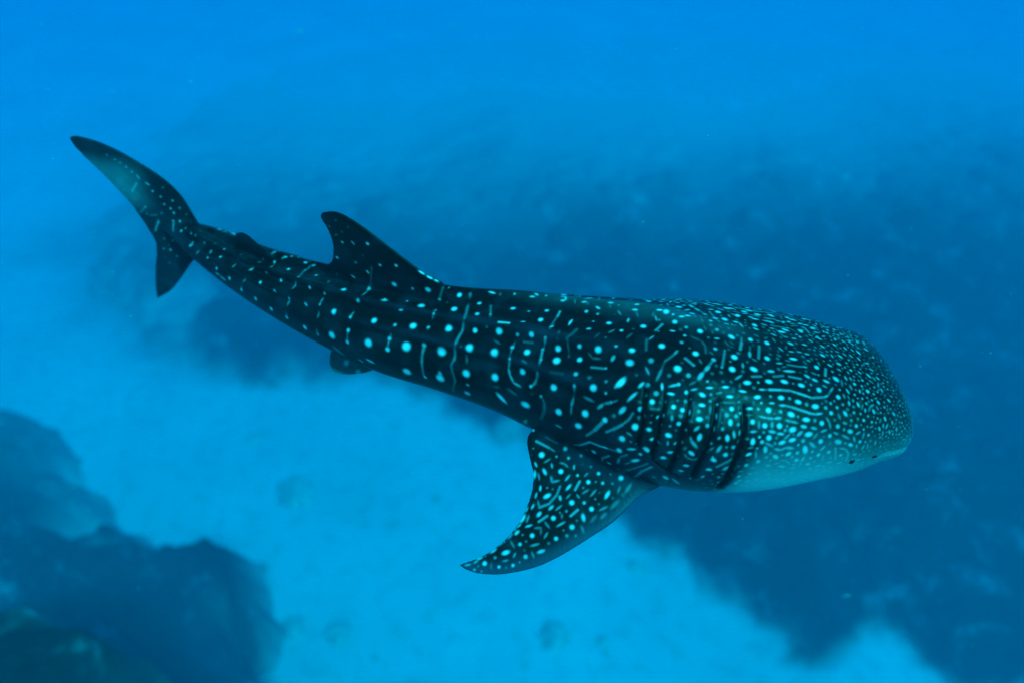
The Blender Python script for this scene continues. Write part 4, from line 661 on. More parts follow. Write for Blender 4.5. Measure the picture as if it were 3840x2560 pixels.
(2.41,3.396,18.32,2.407,3.385,18.315,0.0093,0.6),(2.472,3.402,18.304,2.476,3.391,18.296,0.0121,0.7),(2.202,3.335,18.338,2.211,3.314,18.322,0.0083,0.4),(2.631,3.422,18.257,2.64,3.412,18.248,0.0085,0.6),(1.64,3.262,18.399,1.685,3.255,18.39,0.009,0.55),(1.685,3.255,18.39,1.732,3.255,18.384,0.009,0.55),
(1.744,3.257,18.384,1.777,3.262,18.383,0.0117,0.65),(1.821,3.253,18.369,1.844,3.252,18.363,0.0117,0.5),(1.844,3.252,18.363,1.894,3.249,18.35,0.0108,0.5),(1.949,3.272,18.356,1.974,3.274,18.352,0.0163,0.95),(2.111,3.302,18.338,2.129,3.282,18.317,0.0082,0.45),(2.129,3.282,18.317,2.135,3.256,18.291,0.0082,0.45),
(2.234,3.294,18.3,2.251,3.292,18.294,0.0101,0.5),(2.557,3.378,18.257,2.561,3.367,18.247,0.0112,0.7),(2.523,3.361,18.259,2.514,3.344,18.25,0.0065,0.35),(2.617,3.371,18.225,2.618,3.362,18.216,0.0075,0.5),(1.72,3.232,18.366,1.719,3.214,18.349,0.0135,0.5),(1.854,3.21,18.321,1.869,3.215,18.323,0.0199,0.9),
(1.93,3.236,18.329,1.952,3.236,18.324,0.0136,0.75),(2.001,3.238,18.312,2.028,3.238,18.304,0.0118,0.55),(2.07,3.23,18.283,2.103,3.242,18.285,0.01,0.5),(2.274,3.258,18.254,2.287,3.258,18.25,0.0156,0.75),(2.329,3.254,18.232,2.352,3.265,18.237,0.0092,0.5),(2.163,3.238,18.263,2.188,3.236,18.252,0.01,0.45),
(2.505,3.314,18.226,2.511,3.306,18.214,0.0102,0.65),(2.541,3.338,18.232,2.54,3.326,18.22,0.0074,0.5),(2.577,3.347,18.222,2.563,3.327,18.209,0.0079,0.5),(2.651,3.346,18.185,2.652,3.337,18.172,0.0075,0.5),(1.704,3.193,18.329,1.734,3.191,18.323,0.0126,0.65),(1.762,3.186,18.313,1.793,3.187,18.308,0.0117,0.7),
(1.901,3.194,18.29,1.922,3.208,18.301,0.0136,0.6),(1.964,3.203,18.283,1.988,3.209,18.283,0.0181,0.85),(1.806,3.169,18.281,1.838,3.189,18.3,0.0108,0.45),(1.849,3.167,18.267,1.873,3.173,18.269,0.0154,0.85),(2.038,3.216,18.275,2.014,3.196,18.257,0.0109,0.35),(2.385,3.265,18.225,2.377,3.246,18.202,0.0069,0.4),
(2.226,3.235,18.239,2.27,3.228,18.216,0.011,0.45),(2.309,3.237,18.216,2.318,3.226,18.194,0.0083,0.5),(2.591,3.321,18.185,2.597,3.314,18.17,0.0084,0.55),(2.539,3.305,18.196,2.535,3.29,18.178,0.0061,0.4),(1.676,3.145,18.269,1.727,3.136,18.244,0.0099,0.45),(1.779,3.15,18.259,1.802,3.157,18.263,0.0153,0.8),
(1.993,3.174,18.23,2.025,3.168,18.203,0.0136,0.5),(2.187,3.207,18.209,2.207,3.207,18.201,0.0183,0.65),(2.285,3.209,18.176,2.297,3.209,18.168,0.0138,0.75),(2.337,3.214,18.161,2.34,3.209,18.146,0.0083,0.45),(2.394,3.222,18.145,2.386,3.214,18.126,0.0074,0.45),(2.483,3.255,18.152,2.484,3.247,18.133,0.0074,0.45),
(2.422,3.234,18.153,2.428,3.222,18.116,0.006,0.35),(1.679,3.128,18.236,1.682,3.119,18.213,0.0153,0.7),(1.748,3.129,18.225,1.784,3.129,18.214,0.0117,0.5),(1.784,3.129,18.214,1.825,3.14,18.226,0.0099,0.45),(1.825,3.14,18.226,1.869,3.142,18.216,0.0127,0.5),(1.957,3.154,18.205,1.965,3.146,18.18,0.02,0.8),
(2.077,3.166,18.17,2.099,3.178,18.188,0.0101,0.5),(1.839,3.122,18.177,1.85,3.126,18.181,0.0163,0.75),(2.181,3.186,18.167,2.187,3.181,18.148,0.0101,0.4),(2.187,3.181,18.148,2.205,3.168,18.071,0.0083,0.35),(2.219,3.19,18.159,2.261,3.193,18.145,0.0092,0.4),(2.261,3.193,18.145,2.29,3.187,18.104,0.0101,0.4),
(2.29,3.187,18.104,2.289,3.179,18.045,0.0093,0.35),(1.75,3.11,18.174,1.766,3.108,18.162,0.0163,0.65),(1.961,3.131,18.131,1.956,3.125,18.109,0.0119,0.5),(2.106,3.159,18.125,2.106,3.151,18.077,0.0092,0.3),(2.332,3.192,18.088,2.349,3.196,18.09,0.0102,0.5),(2.154,3.157,18.046,2.183,3.162,18.048,0.0084,0.5),
(1.999,3.128,18.07,2.016,3.131,18.061,0.0129,0.55),(2.078,3.142,18.026,2.109,3.148,18.03,0.0093,0.5),(2.234,3.169,18.024,2.255,3.173,18.029,0.0065,0.5),(2.374,3.195,18.023,2.395,3.201,18.029,0.0066,0.5),(1.802,3.097,18.086,1.834,3.1,18.073,0.0128,0.45),(1.802,3.105,18.134,1.835,3.109,18.132,0.0091,0.3),
(1.835,3.109,18.132,1.867,3.107,18.095,0.01,0.3),(1.71,3.09,18.102,1.732,3.091,18.097,0.0119,0.4),(1.89,3.107,18.048,1.915,3.111,18.046,0.0074,0.4),(1.946,3.124,18.111,1.95,3.118,18.053,0.0092,0.3),(1.764,3.096,18.109,1.791,3.101,18.118,0.0082,0.3),(0.142,3.747,17.724,0.159,3.63,17.837,0.0099,0.8),
(0.247,3.562,17.836,0.331,3.51,17.825,0.0123,0.55),(0.182,3.558,17.797,0.275,3.502,17.79,0.0105,0.5),(0.275,3.502,17.79,0.317,3.473,17.782,0.0085,0.5),(0.241,3.415,17.727,0.279,3.432,17.744,0.0094,0.4),(0.292,3.398,17.727,0.295,3.377,17.716,0.0085,0.55),(0.171,3.42,17.714,0.182,3.397,17.705,0.0094,0.7),
(0.234,3.366,17.699,0.246,3.343,17.689,0.0141,0.8),(0.357,3.399,17.741,0.385,3.391,17.742,0.0075,0.4),(0.385,3.391,17.742,0.408,3.369,17.733,0.0075,0.4),(0.454,3.371,17.745,0.453,3.352,17.732,0.0103,0.6),(0.685,3.297,17.951,0.648,3.327,17.888,0.0081,0.5),(0.648,3.327,17.888,0.637,3.336,17.79,0.0073,0.45),
(0.451,3.452,17.879,0.489,3.424,17.913,0.0102,0.5),(0.489,3.424,17.913,0.552,3.373,18.009,0.0083,0.6),(0.552,3.373,18.009,0.637,3.319,18.017,0.0081,0.6),(0.64,3.317,18.024,0.666,3.302,18.024,0.0089,0.8),(0.666,3.302,18.024,0.72,3.273,18.032,0.0054,0.3),(0.53,3.3,17.714,0.551,3.315,17.728,0.0065,0.4),
(0.392,3.287,17.683,0.418,3.313,17.701,0.0102,0.6),(0.169,3.372,17.677,0.163,3.33,17.664,0.0166,0.8),(0.194,3.346,17.681,0.201,3.308,17.663,0.0075,0.4),(0.286,3.316,17.682,0.294,3.283,17.665,0.0112,0.45),(0.294,3.283,17.665,0.341,3.288,17.676,0.0112,0.45),(0.399,3.229,17.653,0.423,3.251,17.669,0.012,0.8),
(0.492,3.27,17.689,0.458,3.22,17.657,0.0065,0.55),(0.208,3.261,17.64,0.206,3.239,17.628,0.0103,0.75),(0.349,3.249,17.656,0.325,3.198,17.626,0.0074,0.4),(0.325,3.198,17.626,0.268,3.145,17.591,0.0074,0.4),(0.268,3.145,17.591,0.199,3.128,17.572,0.0065,0.45),(0.199,3.128,17.572,0.188,3.168,17.59,0.0065,0.4),
(0.242,3.191,17.61,0.268,3.201,17.619,0.0167,0.9),(0.179,3.219,17.614,0.171,3.195,17.6,0.0084,0.6),(0.347,3.184,17.623,0.35,3.167,17.615,0.012,0.7),(0.397,3.172,17.624,0.418,3.191,17.636,0.0065,0.4),(0.471,3.185,17.641,0.484,3.168,17.634,0.0083,0.45),(0.512,3.194,17.651,0.55,3.212,17.666,0.0074,0.4),
(0.604,3.206,17.669,0.569,3.174,17.648,0.0101,0.45),(0.675,3.158,17.651,0.697,3.188,17.671,0.0147,0.85),(0.156,3.147,17.574,0.144,3.127,17.563,0.0083,0.7),(0.112,3.134,17.557,0.1,3.113,17.544,0.0065,0.7),(0.272,3.112,17.576,0.291,3.126,17.585,0.0129,0.7),(0.318,3.103,17.577,0.355,3.126,17.595,0.0064,0.45),
(0.189,3.078,17.546,0.201,3.09,17.554,0.0147,0.8),(0.084,3.082,17.528,0.061,3.054,17.505,0.0194,0.9),(0.121,3.08,17.536,0.106,3.044,17.517,0.0083,0.45),(0.253,3.069,17.551,0.193,3.037,17.527,0.0064,0.5),(0.358,3.07,17.566,0.357,3.051,17.557,0.0082,0.35),(0.472,3.092,17.593,0.421,3.058,17.568,0.0082,0.55),
(0.507,3.056,17.578,0.513,3.028,17.564,0.0155,0.8),(0.324,3,17.527,0.375,3.021,17.544,0.01,0.55),(0.237,3.03,17.53,0.265,2.996,17.517,0.0091,0.4),(0.102,3.012,17.501,0.138,3.019,17.51,0.0082,0.7),(0.039,3.017,17.489,0.061,3.031,17.502,0.0064,0.6),(0.029,3.013,17.486,0.013,2.997,17.47,0.0101,0.6),
(0.165,2.999,17.504,0.206,2.998,17.51,0.0082,0.35),(0.206,2.998,17.51,0.206,2.96,17.491,0.0082,0.3),(0.028,2.974,17.471,0.043,2.986,17.479,0.0128,0.8),(0.251,2.961,17.498,0.232,2.935,17.482,0.0091,0.45),(-0.025,2.957,17.448,-0.002,2.979,17.461,0.0155,0.5),(-0.055,2.939,17.433,-0.09,2.913,17.418,0.0101,0.6),
(-0.008,2.928,17.444,0.014,2.89,17.43,0.0073,0.35),(0.137,2.89,17.447,0.187,2.898,17.458,0.0109,0.45),(-0.148,2.875,17.393,-0.121,2.889,17.404,0.0144,0.75),(-0.058,2.857,17.404,-0.031,2.863,17.411,0.0163,0.9),(0.023,2.85,17.412,0.012,2.831,17.401,0.0091,0.45),(0.141,2.85,17.428,0.154,2.82,17.413,0.0072,0.35),
(0.189,2.848,17.432,0.222,2.855,17.44,0.0135,0.7),(-0.249,2.84,17.362,-0.222,2.843,17.372,0.0134,0.8),(-0.062,2.808,17.381,-0.031,2.812,17.387,0.0072,0.4),(-0.267,2.811,17.355,-0.244,2.824,17.363,0.0054,0.5),(-0.148,2.797,17.365,-0.148,2.77,17.352,0.0054,0.25),(-0.33,2.799,17.341,-0.298,2.803,17.348,0.0073,0.5),
(0.677,3.099,17.618,0.631,3.081,17.605,0.011,0.4),(0.666,3.056,17.594,0.638,3.034,17.579,0.0146,0.3),(0.496,2.986,17.539,0.508,2.955,17.522,0.0127,0.3),(0.597,3.044,17.581,0.564,3.014,17.561,0.0146,0.25),(0.855,3.222,17.716,0.817,3.182,17.679,0.0147,0.35),(0.76,3.131,17.643,0.713,3.093,17.618,0.0165,0.3),
(0.777,3.213,17.697,0.763,3.184,17.676,0.011,0.35),(1.12,3.136,17.892,1.166,3.139,17.836,0.0149,0.5)]
kd = KDTree(len(P))
for i, p in enumerate(P.tolist()): kd.insert(p, i)
kd.balance()
mark = np.zeros(len(P))
def paint(a, b, r, v, rmin=0.0098):
    r = max(r, rmin)
    a = np.asarray(a, float); b = np.asarray(b, float); mid = (a + b) / 2; e = b - a; L2 = float(e @ e)
    hits = kd.find_range(mid.tolist(), math.sqrt(L2) / 2 + r * 1.5)
    if not hits: return
    idx = np.fromiter((h[1] for h in hits), int, len(hits))
    q = P[idx] - a
    t = np.clip(q @ e / L2, 0, 1) if L2 > 1e-9 else np.zeros(len(idx))
    d = np.linalg.norm(q - t[:, None] * e, axis=1)
    if 1e-9 < L2 < 36 * r * r:                                   # short marks are ovals
        L = math.sqrt(L2); al = np.abs((P[idx] - mid) @ e) / L
        pe = np.sqrt(np.maximum(((P[idx] - mid) ** 2).sum(1) - al ** 2, 0))
        d = np.sqrt((al / (L / 2 + r) * r) ** 2 + pe ** 2)
    elif L2 > 1e-9: r = r * 1.12
    val = v * smooth01(r * 1.48, r * 0.40, d)
    mark[idx] = np.maximum(mark[idx], val)
jit = random.Random(5)
def mirror_one(p):
    p = np.asarray(p, float); i = int(np.argmin(np.linalg.norm(AX[:, :3] - p, axis=1)))
    return p - 2 * np.dot(p - AX[i, :3], SIDE[i]) * SIDE[i]
def snap(p):
    return kd.find(list(p))[0]
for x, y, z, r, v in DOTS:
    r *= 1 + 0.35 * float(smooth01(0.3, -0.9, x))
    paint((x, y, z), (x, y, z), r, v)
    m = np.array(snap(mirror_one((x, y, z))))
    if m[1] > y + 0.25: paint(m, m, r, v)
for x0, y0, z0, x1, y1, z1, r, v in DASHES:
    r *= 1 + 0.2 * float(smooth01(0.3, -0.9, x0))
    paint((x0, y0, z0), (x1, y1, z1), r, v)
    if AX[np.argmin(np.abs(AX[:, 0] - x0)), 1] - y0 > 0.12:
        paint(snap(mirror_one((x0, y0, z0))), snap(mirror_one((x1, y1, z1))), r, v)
# small freckles between the measured marks, finest at the snout
rs = np.random.RandomState(12)
cand = np.where((S_ < 1.75) & (np.abs(np.degrees(PHI_)) < 128))[0]
rs.shuffle(cand)
placed = KDTree(6000); cells = {}
n_ok = 0
for i in cand[:60000]:
    s = S_[i]
    rad = 0.0075 + 0.006 * float(smooth01(0.15, 1.0, s))
    gap = 0.026 + 0.030 * float(smooth01(0.2, 1.3, s)) + (0.5 if s > 1.55 else 0)
    if mark[i] > 0.04: continue
    p = P[i]; key = tuple((p / 0.06).astype(int))
    bad = False
    for dx in (-1, 0, 1):
        for dy in (-1, 0, 1):
            for dz in (-1, 0, 1):
                for q in cells.get((key[0] + dx, key[1] + dy, key[2] + dz), ()):
                    if (q[0] - p[0]) ** 2 + (q[1] - p[1]) ** 2 + (q[2] - p[2]) ** 2 < gap * gap: bad = True
    if bad: continue
    near = kd.find_range(p.tolist(), rad * 1.9)
    if max(mark[h[1]] for h in near) > 0.12: continue
    cells.setdefault(key, []).append(p)
    v = rs.uniform(0.2, 0.42) * (0.8 if s > 0.8 else 1.0)
    if rs.rand() < 0.25:
        t = np.cross(Nn[i], rs.randn(3)); t /= np.linalg.norm(t) + 1e-9
        paint(p - t * rad, p + t * rad, rad * 0.75, v, 0.008)
    else:
        paint(p, p, rad * rs.uniform(0.8, 1.25), v, 0.008)
    n_ok += 1
ang = np.abs(np.degrees(PHI_))
onbody = np.where(S_ < 1.9, smooth01(1.6, 1.35, E_), smooth01(1.25, 1.1, E_))
hd = smooth01(1.55, 1.2, S_)
w0 = 48 * hd + (118 + 22 * smooth01(2.0, 3.0, S_)) * (1 - hd)
belly = (1 - 0.6 * hd * smooth01(0.8, 0.35, S_)) * smooth01(w0, w0 + 26 + 36 * hd, ang + 8 * (fbm(P[:, 0] * 3, P[:, 2] * 3 + P[:, 1], 3) - 0.5)) * onbody  # also takes the painted tail sunlight and back ridge sheen below
# lighter skin along the front edge of the pectoral fins; sunlight painted on the upper tail
grey = np.zeros(len(P))
LEp = np.array(FINS['pectoral'][0])
for LL in (LEp, np.array(mirror_pts(LEp))):
    for arr, wd, amt in ((LL[1:], 0.085, 0.55),):
        dmin = np.full(len(P), 9.0)
        m = np.where((E_ > 1.1) & (np.abs(S_ - 2.9) < 1.8))[0]
        d, _s, _t = seg_dist(P[m], arr)
        grey[m] = np.maximum(grey[m], amt * smooth01(wd * 1.6, wd * 0.2, d))
TEp = np.array(FINS['pectoral'][1])
for LL in (TEp, np.array(mirror_pts(TEp))):
    m = np.where((E_ > 1.1) & (np.abs(S_ - 2.9) < 1.8))[0]
    d, _s, _t = seg_dist(P[m], LL[3:])
    grey[m] = np.maximum(grey[m], 0.4 * smooth01(0.03, 0.0, d))
A0 = np.array(FINS['caudal'][0]); B0 = np.array(FINS['caudal'][1])
cpts = (A0 + B0) / 2
m = np.where(P[:, 0] < -3.2)[0]
lobe_sun = smooth01(-3.35, -3.75, P[m, 0]) * smooth01(18.10, 18.45, P[m, 2]) * smooth01(18.80, 18.55, P[m, 2])
belly[m] = np.maximum(belly[m], 0.85 * lobe_sun * (0.4 + 0.9 * fbm(P[m, 0] * 5, P[m, 2] * 5, 3)))
pel = (E_ > 1.08) & (P[:, 0] > -2.0) & (P[:, 0] < -0.9) & (P[:, 2] < 17.95)
belly[pel] = np.maximum(belly[pel], 0.55 * fbm(P[pel, 0] * 9, P[pel, 1] * 9, 3))
tailfade = smooth01(-3.0, -3.6, P[:, 0])
grey = np.maximum(grey, 0.22 * tailfade)
# gill covers are a little paler than the back
gz = np.exp(-((S_ - 1.75) / 0.55) ** 2) * smooth01(60, 95, ang) * onbody
grey = np.maximum(grey, 0.30 * gz * (0.4 + 1.0 * fbm(P[:, 0] * 6, P[:, 2] * 4, 3, 1)))
ck = smooth01(1.5, 0.9, S_) * smooth01(78, 108, ang) * onbody
grey = np.maximum(grey, 0.5 * ck)
sn = smooth01(0.45, 0.1, S_)
grey = np.maximum(grey, 0.22 * sn)
# paler snout tip round the mouth; pale skin and painted sheen on the back ridge
belly = np.maximum(belly, 0.30 * smooth01(0.20, 0.02, S_))
rollv = 17.0 * smooth01(0.7, 2.2, S_)
flank_crest = (np.exp(-((np.degrees(PHI_) + rollv - 40) / 4.0) ** 2) + 0.7 * np.exp(-((np.degrees(PHI_) + rollv - 66) / 4.0) ** 2)) * smooth01(1.9, 2.5, S_) * smooth01(5.0, 3.4, S_) * onbody
grey = np.maximum(grey, 0.3 * np.clip(flank_crest, 0, 1) * fbm(P[:, 0] * 4, P[:, 1] * 6, 3, 1) * 1.3)
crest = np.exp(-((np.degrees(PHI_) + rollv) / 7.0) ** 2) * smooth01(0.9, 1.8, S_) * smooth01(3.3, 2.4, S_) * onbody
belly = np.maximum(belly, 0.30 * crest * (0.3 + 1.0 * fbm(P[:, 0] * 5, P[:, 1] * 9, 3)))  # pale skin and painted sheen
mark = mark * (1 - 0.12 * smooth01(1.6, 0.6, S_))
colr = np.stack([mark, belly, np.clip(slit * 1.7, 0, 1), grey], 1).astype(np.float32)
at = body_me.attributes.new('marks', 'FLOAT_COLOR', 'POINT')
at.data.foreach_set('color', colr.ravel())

skin, knt, kb = new_mat('shark_skin', 0.40, 0.13)
N_ = knt.nodes; L_ = knt.links.new
atn = N_.new('ShaderNodeAttribute'); atn.attribute_name = 'marks'
sep = N_.new('ShaderNodeSeparateColor'); L_(atn.outputs['Color'], sep.inputs[0])
tc = N_.new('ShaderNodeTexCoord')
nz = N_.new('ShaderNodeTexNoise'); nz.inputs['Scale'].default_value = 5.0; nz.inputs['Detail'].default_value = 5
L_(tc.outputs['Object'], nz.inputs['Vector'])
base = N_.new('ShaderNodeValToRGB')
base.color_ramp.elements[0].position = 0.48; base.color_ramp.elements[0].color = (0.002, 0.003, 0.005, 1)
base.color_ramp.elements[1].position = 0.70; base.color_ramp.elements[1].color = (0.012, 0.016, 0.028, 1)
L_(nz.outputs['Fac'], base.inputs[0])
def mixc(fac, a, b):
    m = N_.new('ShaderNodeMix'); m.data_type = 'RGBA'
    if isinstance(fac, float): m.inputs[0].default_value = fac
    else: L_(fac, m.inputs[0])
    for k, v in ((6, a), (7, b)):
        if isinstance(v, tuple): m.inputs[k].default_value = v
        else: L_(v, m.inputs[k])
    return m.outputs[2]
c = mixc(atn.outputs['Alpha'], base.outputs[0], (0.05, 0.07, 0.14, 1))
c = mixc(sep.outputs[1], c, (0.25, 0.31, 0.41, 1))
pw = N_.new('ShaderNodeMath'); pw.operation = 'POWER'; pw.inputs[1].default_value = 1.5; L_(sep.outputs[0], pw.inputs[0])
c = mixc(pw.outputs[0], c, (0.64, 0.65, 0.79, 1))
c = mixc(sep.outputs[2], c, (0.002, 0.003, 0.004, 1))
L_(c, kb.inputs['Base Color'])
bn = N_.new('ShaderNodeTexNoise'); bn.inputs['Scale'].default_value = 38; bn.inputs['Detail'].default_value = 6
L_(tc.outputs['Object'], bn.inputs['Vector'])
bp = N_.new('ShaderNodeBump'); bp.inputs['Strength'].default_value = 0.25; bp.inputs['Distance'].default_value = 0.01
L_(bn.outputs['Fac'], bp.inputs['Height']); L_(bp.outputs[0], kb.inputs['Normal'])

shark = bpy.data.objects.new('whale_shark', None); COL.objects.link(shark)
shark.location = (0.5, 4.2, 18.0)
body_me.materials.clear()
body_me.polygons.foreach_set('use_smooth', np.ones(len(body_me.polygons), bool))
b_o = link('body', body_me, skin)
b_o.parent = shark; b_o.matrix_parent_inverse = shark.matrix_basis.inverted()
tag(shark, 'whale shark covered in pale spots swimming above the sea floor, head to the right', 'whale shark')

# ------------------------------------------------------------------ single coral heads on the sand
def coral_boulder(x, y, r, h, seed, label):
    rs = np.random.RandomState(seed)
    n1, n2 = 40, 22
    th = np.linspace(0, 2 * math.pi, n1, endpoint=False); ph = np.linspace(0.02, math.pi * 0.55, n2)
    T, Q = np.meshgrid(th, ph)
    rr = 1 + 1.1 * (fbm(np.cos(T) * 1.5 + seed * 3.1 + Q, np.sin(T) * 1.5 + seed + Q, 4) - 0.5) * np.sin(Q)
    lump = 0.12 * np.abs(np.sin(T * 5 + seed) * np.sin(Q * 7 + seed))
    rr = rr + lump
    X = x + r * rr * np.sin(Q) * np.cos(T); Y = y + r * rr * np.sin(Q) * np.sin(T)
    z0 = FLOOR_Z + UNIT * float(floor_h(np.array([x / UNIT]), np.array([y / UNIT]))[0])
    Z = z0 - 0.15 + h * rr * np.cos(Q)
    idx = np.arange(n1 * n2).reshape(n2, n1)
    q = np.stack([idx[:-1], idx[1:], np.roll(idx, -1, 1)[1:], np.roll(idx, -1, 1)[:-1]], -1).reshape(-1, 4)
    me = np_mesh('coral_boulder', np.c_[X.ravel(), Y.ravel(), Z.ravel()], q)
    o = link('coral_boulder', me, hm)
    tag(o, label, 'coral boulder', 'coral boulders scattered on the pale sand')
    return o
hm, hnt, hb = new_mat('coral_boulder', 0.95, 0.05)
tc = hnt.nodes.new('ShaderNodeTexCoord'); n1 = hnt.nodes.new('ShaderNodeTexNoise'); n1.inputs['Scale'].default_value = 0.9; n1.inputs['Detail'].default_value = 6
r1 = hnt.nodes.new('ShaderNodeValToRGB')
r1.color_ramp.elements[0].position = 0.35; r1.color_ramp.elements[0].color = (0.42, 0.41, 0.37, 1)
r1.color_ramp.elements[1].position = 0.65; r1.color_ramp.elements[1].color = (0.60, 0.58, 0.52, 1)
hnt.links.new(tc.outputs['Object'], n1.inputs['Vector']); hnt.links.new(n1.outputs['Fac'], r1.inputs[0]); hnt.links.new(r1.outputs[0], hb.inputs['Base Color'])
for a in [
(-18.08, 36.84, 1.47, 0.66, 2, 'rounded coral patch on open sand, largest of those near the bottom edge'),
(-23.04, 37.58, 1.25, 0.56, 3, 'dim coral patch on the sand just right of the notch in the tall reef'),
(4.51, 36.7, 1.55, 0.7, 4, 'biggest round coral boulder on the bright sand, straight below the pectoral fin root'),
(9.59, 36.06, 0.73, 0.33, 5, 'small coral boulder on bright sand, upper of the close pair right of the biggest head'),
(9.82, 34.7, 0.55, 0.25, 6, 'small coral boulder on bright sand, lower of the close pair right of the biggest head'),
(-26.51, 54.85, 2.32, 1.04, 7, 'wide low coral patch on the pale sand midway between tail and tall reef'),
(13.95, 44.54, 1.03, 0.46, 8, 'coral boulder on sand close to the edge of the broad reef, under the fin root'),
(11.0, 49.28, 0.76, 0.34, 9, 'tiny coral boulder on sand just behind the leading edge of the pectoral fin'),
(-27.05, 41.11, 0.76, 0.34, 10, 'coral lump standing on sand at the tip of the reef tongue, lower left'),
(-33.5, 36.93, 1.27, 0.57, 11, 'dark round coral boulder in the small sandy bay of the tall reef'),
(-20.01, 34.47, 0.44, 0.2, 12, 'tiny coral boulder between the low ledge and the dim patch'),
(1.37, 33.53, 0.55, 0.25, 13, 'lone small coral boulder on sand near the bottom, left of the fin root line'),
(32.32, 34.98, 0.61, 0.27, 14, 'small coral boulder on the sand tongue that cuts into the broad reef'),
(-14.05, 34.28, 0.5, 0.22, 15, 'tiny coral boulder on sand just above the low reef ledge'),
(-34.17, 63.93, 1.0, 0.45, 16, 'faint coral boulder on the sand below the shark tail'),
(-9.19, 53.66, 0.79, 0.35, 17, 'faint coral boulder on bright sand left of the pectoral fin')]:
    coral_boulder(*a)

# ------------------------------------------------------------------ small fish in the water far below and behind
fm_, fnt, fb = new_mat('fish_scales', 0.35, 0.6)
fb.inputs['Base Color'].default_value = (0.36, 0.40, 0.44, 1)
def fish_mesh(name='fish'):
    n, m = 14, 10
    V = []
    for i in range(n):
        u = i / (n - 1); x = 0.5 - u * 0.82
        w = 0.055 * math.sin(math.pi * min(u * 1.02, 1)) ** 0.7 * (1 - 0.45 * u) + 0.004; h = w * 1.9
        V += [(x, w * math.cos(2 * math.pi * j / m), h * math.sin(2 * math.pi * j / m)) for j in range(m)]
    F = [(i * m + j, i * m + (j + 1) % m, (i + 1) * m + (j + 1) % m, (i + 1) * m + j) for i in range(n - 1) for j in range(m)]
    F += [tuple(range(m))[::-1], tuple((n - 1) * m + j for j in range(m))]
    def blade(pts, t=0.004):
        k = len(V)
        for s in (-t, t): V.extend([(x, s, z) for x, z in pts])
        c = len(pts); F.append(tuple(k + j for j in range(c))); F.append(tuple(k + c + j for j in range(c))[::-1])
        for j in range(c): F.append((k + j, k + (j + 1) % c, k + c + (j + 1) % c, k + c + j))
    blade([(-0.29, 0.0), (-0.36, 0.05), (-0.50, 0.13), (-0.43, 0.0), (-0.50, -0.13), (-0.36, -0.05)])      # forked tail
    blade([(0.15, 0.085), (0.02, 0.15), (-0.16, 0.07), (-0.02, 0.07)])                                         # back fin
    blade([(0.0, -0.08), (-0.08, -0.13), (-0.18, -0.05), (-0.05, -0.06)])                                      # belly fin
    me = bpy.data.meshes.new(name); me.from_pydata(V, [], F); me.update()
    return me
f_me = fish_mesh()
for k, (x, y, z, ln, hdg, label) in enumerate([
(5.55, 6.2, 10.74, 0.205, 8, 'brightest pale fish over the dark reef, lower right'),
(8.04, 5.94, 9.51, 0.108, 25, 'small pale fish near the lower right corner'),
(-6.1, 6.18, 11.02, 0.082, 80, 'pale fish hanging over the tall dark reef, lower left'),
(-6.3, 7.93, 7.12, 0.097, 150, 'small fish by the sandy notch beside the tall reef'),
(-5.2, 18.26, 15.7, 0.286, 8, 'long faint fish high in the water, upper left of centre'),
(-2.53, 16.81, 16.1, 0.189, 175, 'faint fish in the upper water left of the middle of the top edge'),
(-1.46, 18.9, 15.63, 0.182, 180, 'faint fish closest below the middle of the top edge'),
(0.47, 20.97, 15.38, 0.107, 10, 'tiny fish touching the top edge'),
(-5.2, 17.45, 13.73, 0.113, 190, 'tiny fish above and left of the dorsal fin'),
(-2.77, 17.75, 13.21, 0.102, 5, 'tiny fish in the water above the dorsal fin'),
(0.7, 16.04, 13.86, 0.133, 175, 'small fish in the water right above the shark mid back'),
(2.74, 13.22, 13.41, 0.095, 170, 'small fish above the shark shoulder, upper of two'),
(3.0, 10.8, 13.61, 0.073, 190, 'small fish nearly touching the back above the gills'),
(8.97, 17.52, 12.17, 0.285, 200, 'blurred fish in the blue water well above the snout'),
(7.77, 9.32, 11.57, 0.107, 180, 'small fish just ahead of the snout'),
(11.83, 19.14, 13.65, 0.121, 180, 'tiny fish high at the right of the picture'),
(-10.12, 17.96, 14.32, 0.17, 20, 'faint fish in the upper left water above the tail'),
(-7.61, 16.87, 14.42, 0.148, 0, 'faint fish right of the tail tip'),
(4.87, 9.26, 7.35, 0.102, 200, 'tiny fish low below the pale cheek of the shark')]):
    o = link('fish', f_me, fm_)
    o.location = (x, y, z); o.scale = (ln * 0.8,) * 3; o.rotation_euler = (0, 0, math.radians(hdg))
    tag(o, label, 'fish', 'small pale fish in open water')

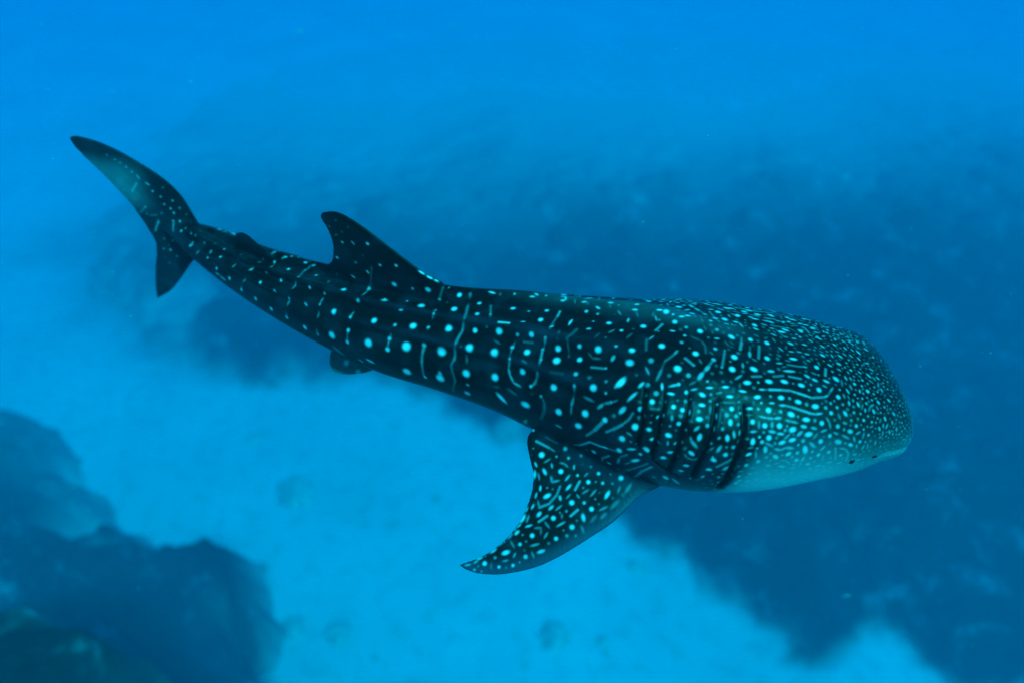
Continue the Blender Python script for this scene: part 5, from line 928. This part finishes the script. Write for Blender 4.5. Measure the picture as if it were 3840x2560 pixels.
# ------------------------------------------------------------------ eyes of the shark
em, ent, eb = new_mat('shark_eye', 0.12, 0.6)
eb.inputs['Base Color'].default_value = (0.003, 0.004, 0.005, 1)
def eye(px):
    i = kd.find(px)[1]; p = P[i]; nn = Nn[i]
    bm = bmesh.new(); bmesh.ops.create_uvsphere(bm, u_segments=20, v_segments=12, radius=0.026)
    me = bpy.data.meshes.new('eye'); bm.to_mesh(me); bm.free()
    me.polygons.foreach_set('use_smooth', np.ones(len(me.polygons), bool))
    o = link('eye', me, em)
    o.location = Vector((p - nn * 0.015 - np.array(shark.location)).tolist()); o.parent = shark
EYE_R = [2.342, 3.188, 18.023]
eye(EYE_R); eye(mirror_one(EYE_R).tolist())

nm_, _t, _b = new_mat('nostril_dark', 0.9, 0.05)
_b.inputs['Base Color'].default_value = (0.003, 0.004, 0.005, 1)
def nostril(px):
    i = kd.find(px)[1]; p = P[i]; nn = Nn[i]
    bm = bmesh.new(); bmesh.ops.create_uvsphere(bm, u_segments=16, v_segments=8, radius=0.020)
    me = bpy.data.meshes.new('nostril'); bm.to_mesh(me); bm.free()
    o = link('nostril', me, nm_); o.scale = (1.5, 0.6, 0.5)
    o.location = Vector((p - nn * 0.006 - np.array(shark.location)).tolist()); o.parent = shark
nostril([2.509, 3.236, 18.01]); nostril(mirror_one([2.509, 3.236, 18.01]).tolist())

# ------------------------------------------------------------------ fine flecks drifting in the water
mm, mnt, mb = new_mat('marine_snow', 0.9, 0.1)
mb.inputs['Base Color'].default_value = (0.5, 0.52, 0.5, 1)
rs = np.random.RandomState(21)
VV = []; FF = []
for _ in range(1100):
    y = rs.uniform(1.5, 22.0); x = rs.uniform(-0.85, 0.85) * (y + 3); z = 22 - rs.uniform(0.0, 1.5) * y
    r = rs.uniform(0.0016, 0.0052) * (0.6 + 0.06 * y)
    k = len(VV)
    for c in ((1, 0, 0), (-1, 0, 0), (0, 1, 0), (0, -1, 0), (0, 0, 1), (0, 0, -1)):
        j = rs.uniform(0.5, 1.5)
        VV.append((x + c[0] * r * 1.9 * j, y + c[1] * r * j, z + c[2] * r * j))
    for f in ((0, 2, 4), (2, 1, 4), (1, 3, 4), (3, 0, 4), (2, 0, 5), (1, 2, 5), (3, 1, 5), (0, 3, 5)):
        FF.append(tuple(k + a for a in f))
snow = link('marine_snow', np_mesh('marine_snow', VV, FF), mm)
tag(snow, 'fine pale flecks drifting in the water', 'marine snow', kind='stuff')
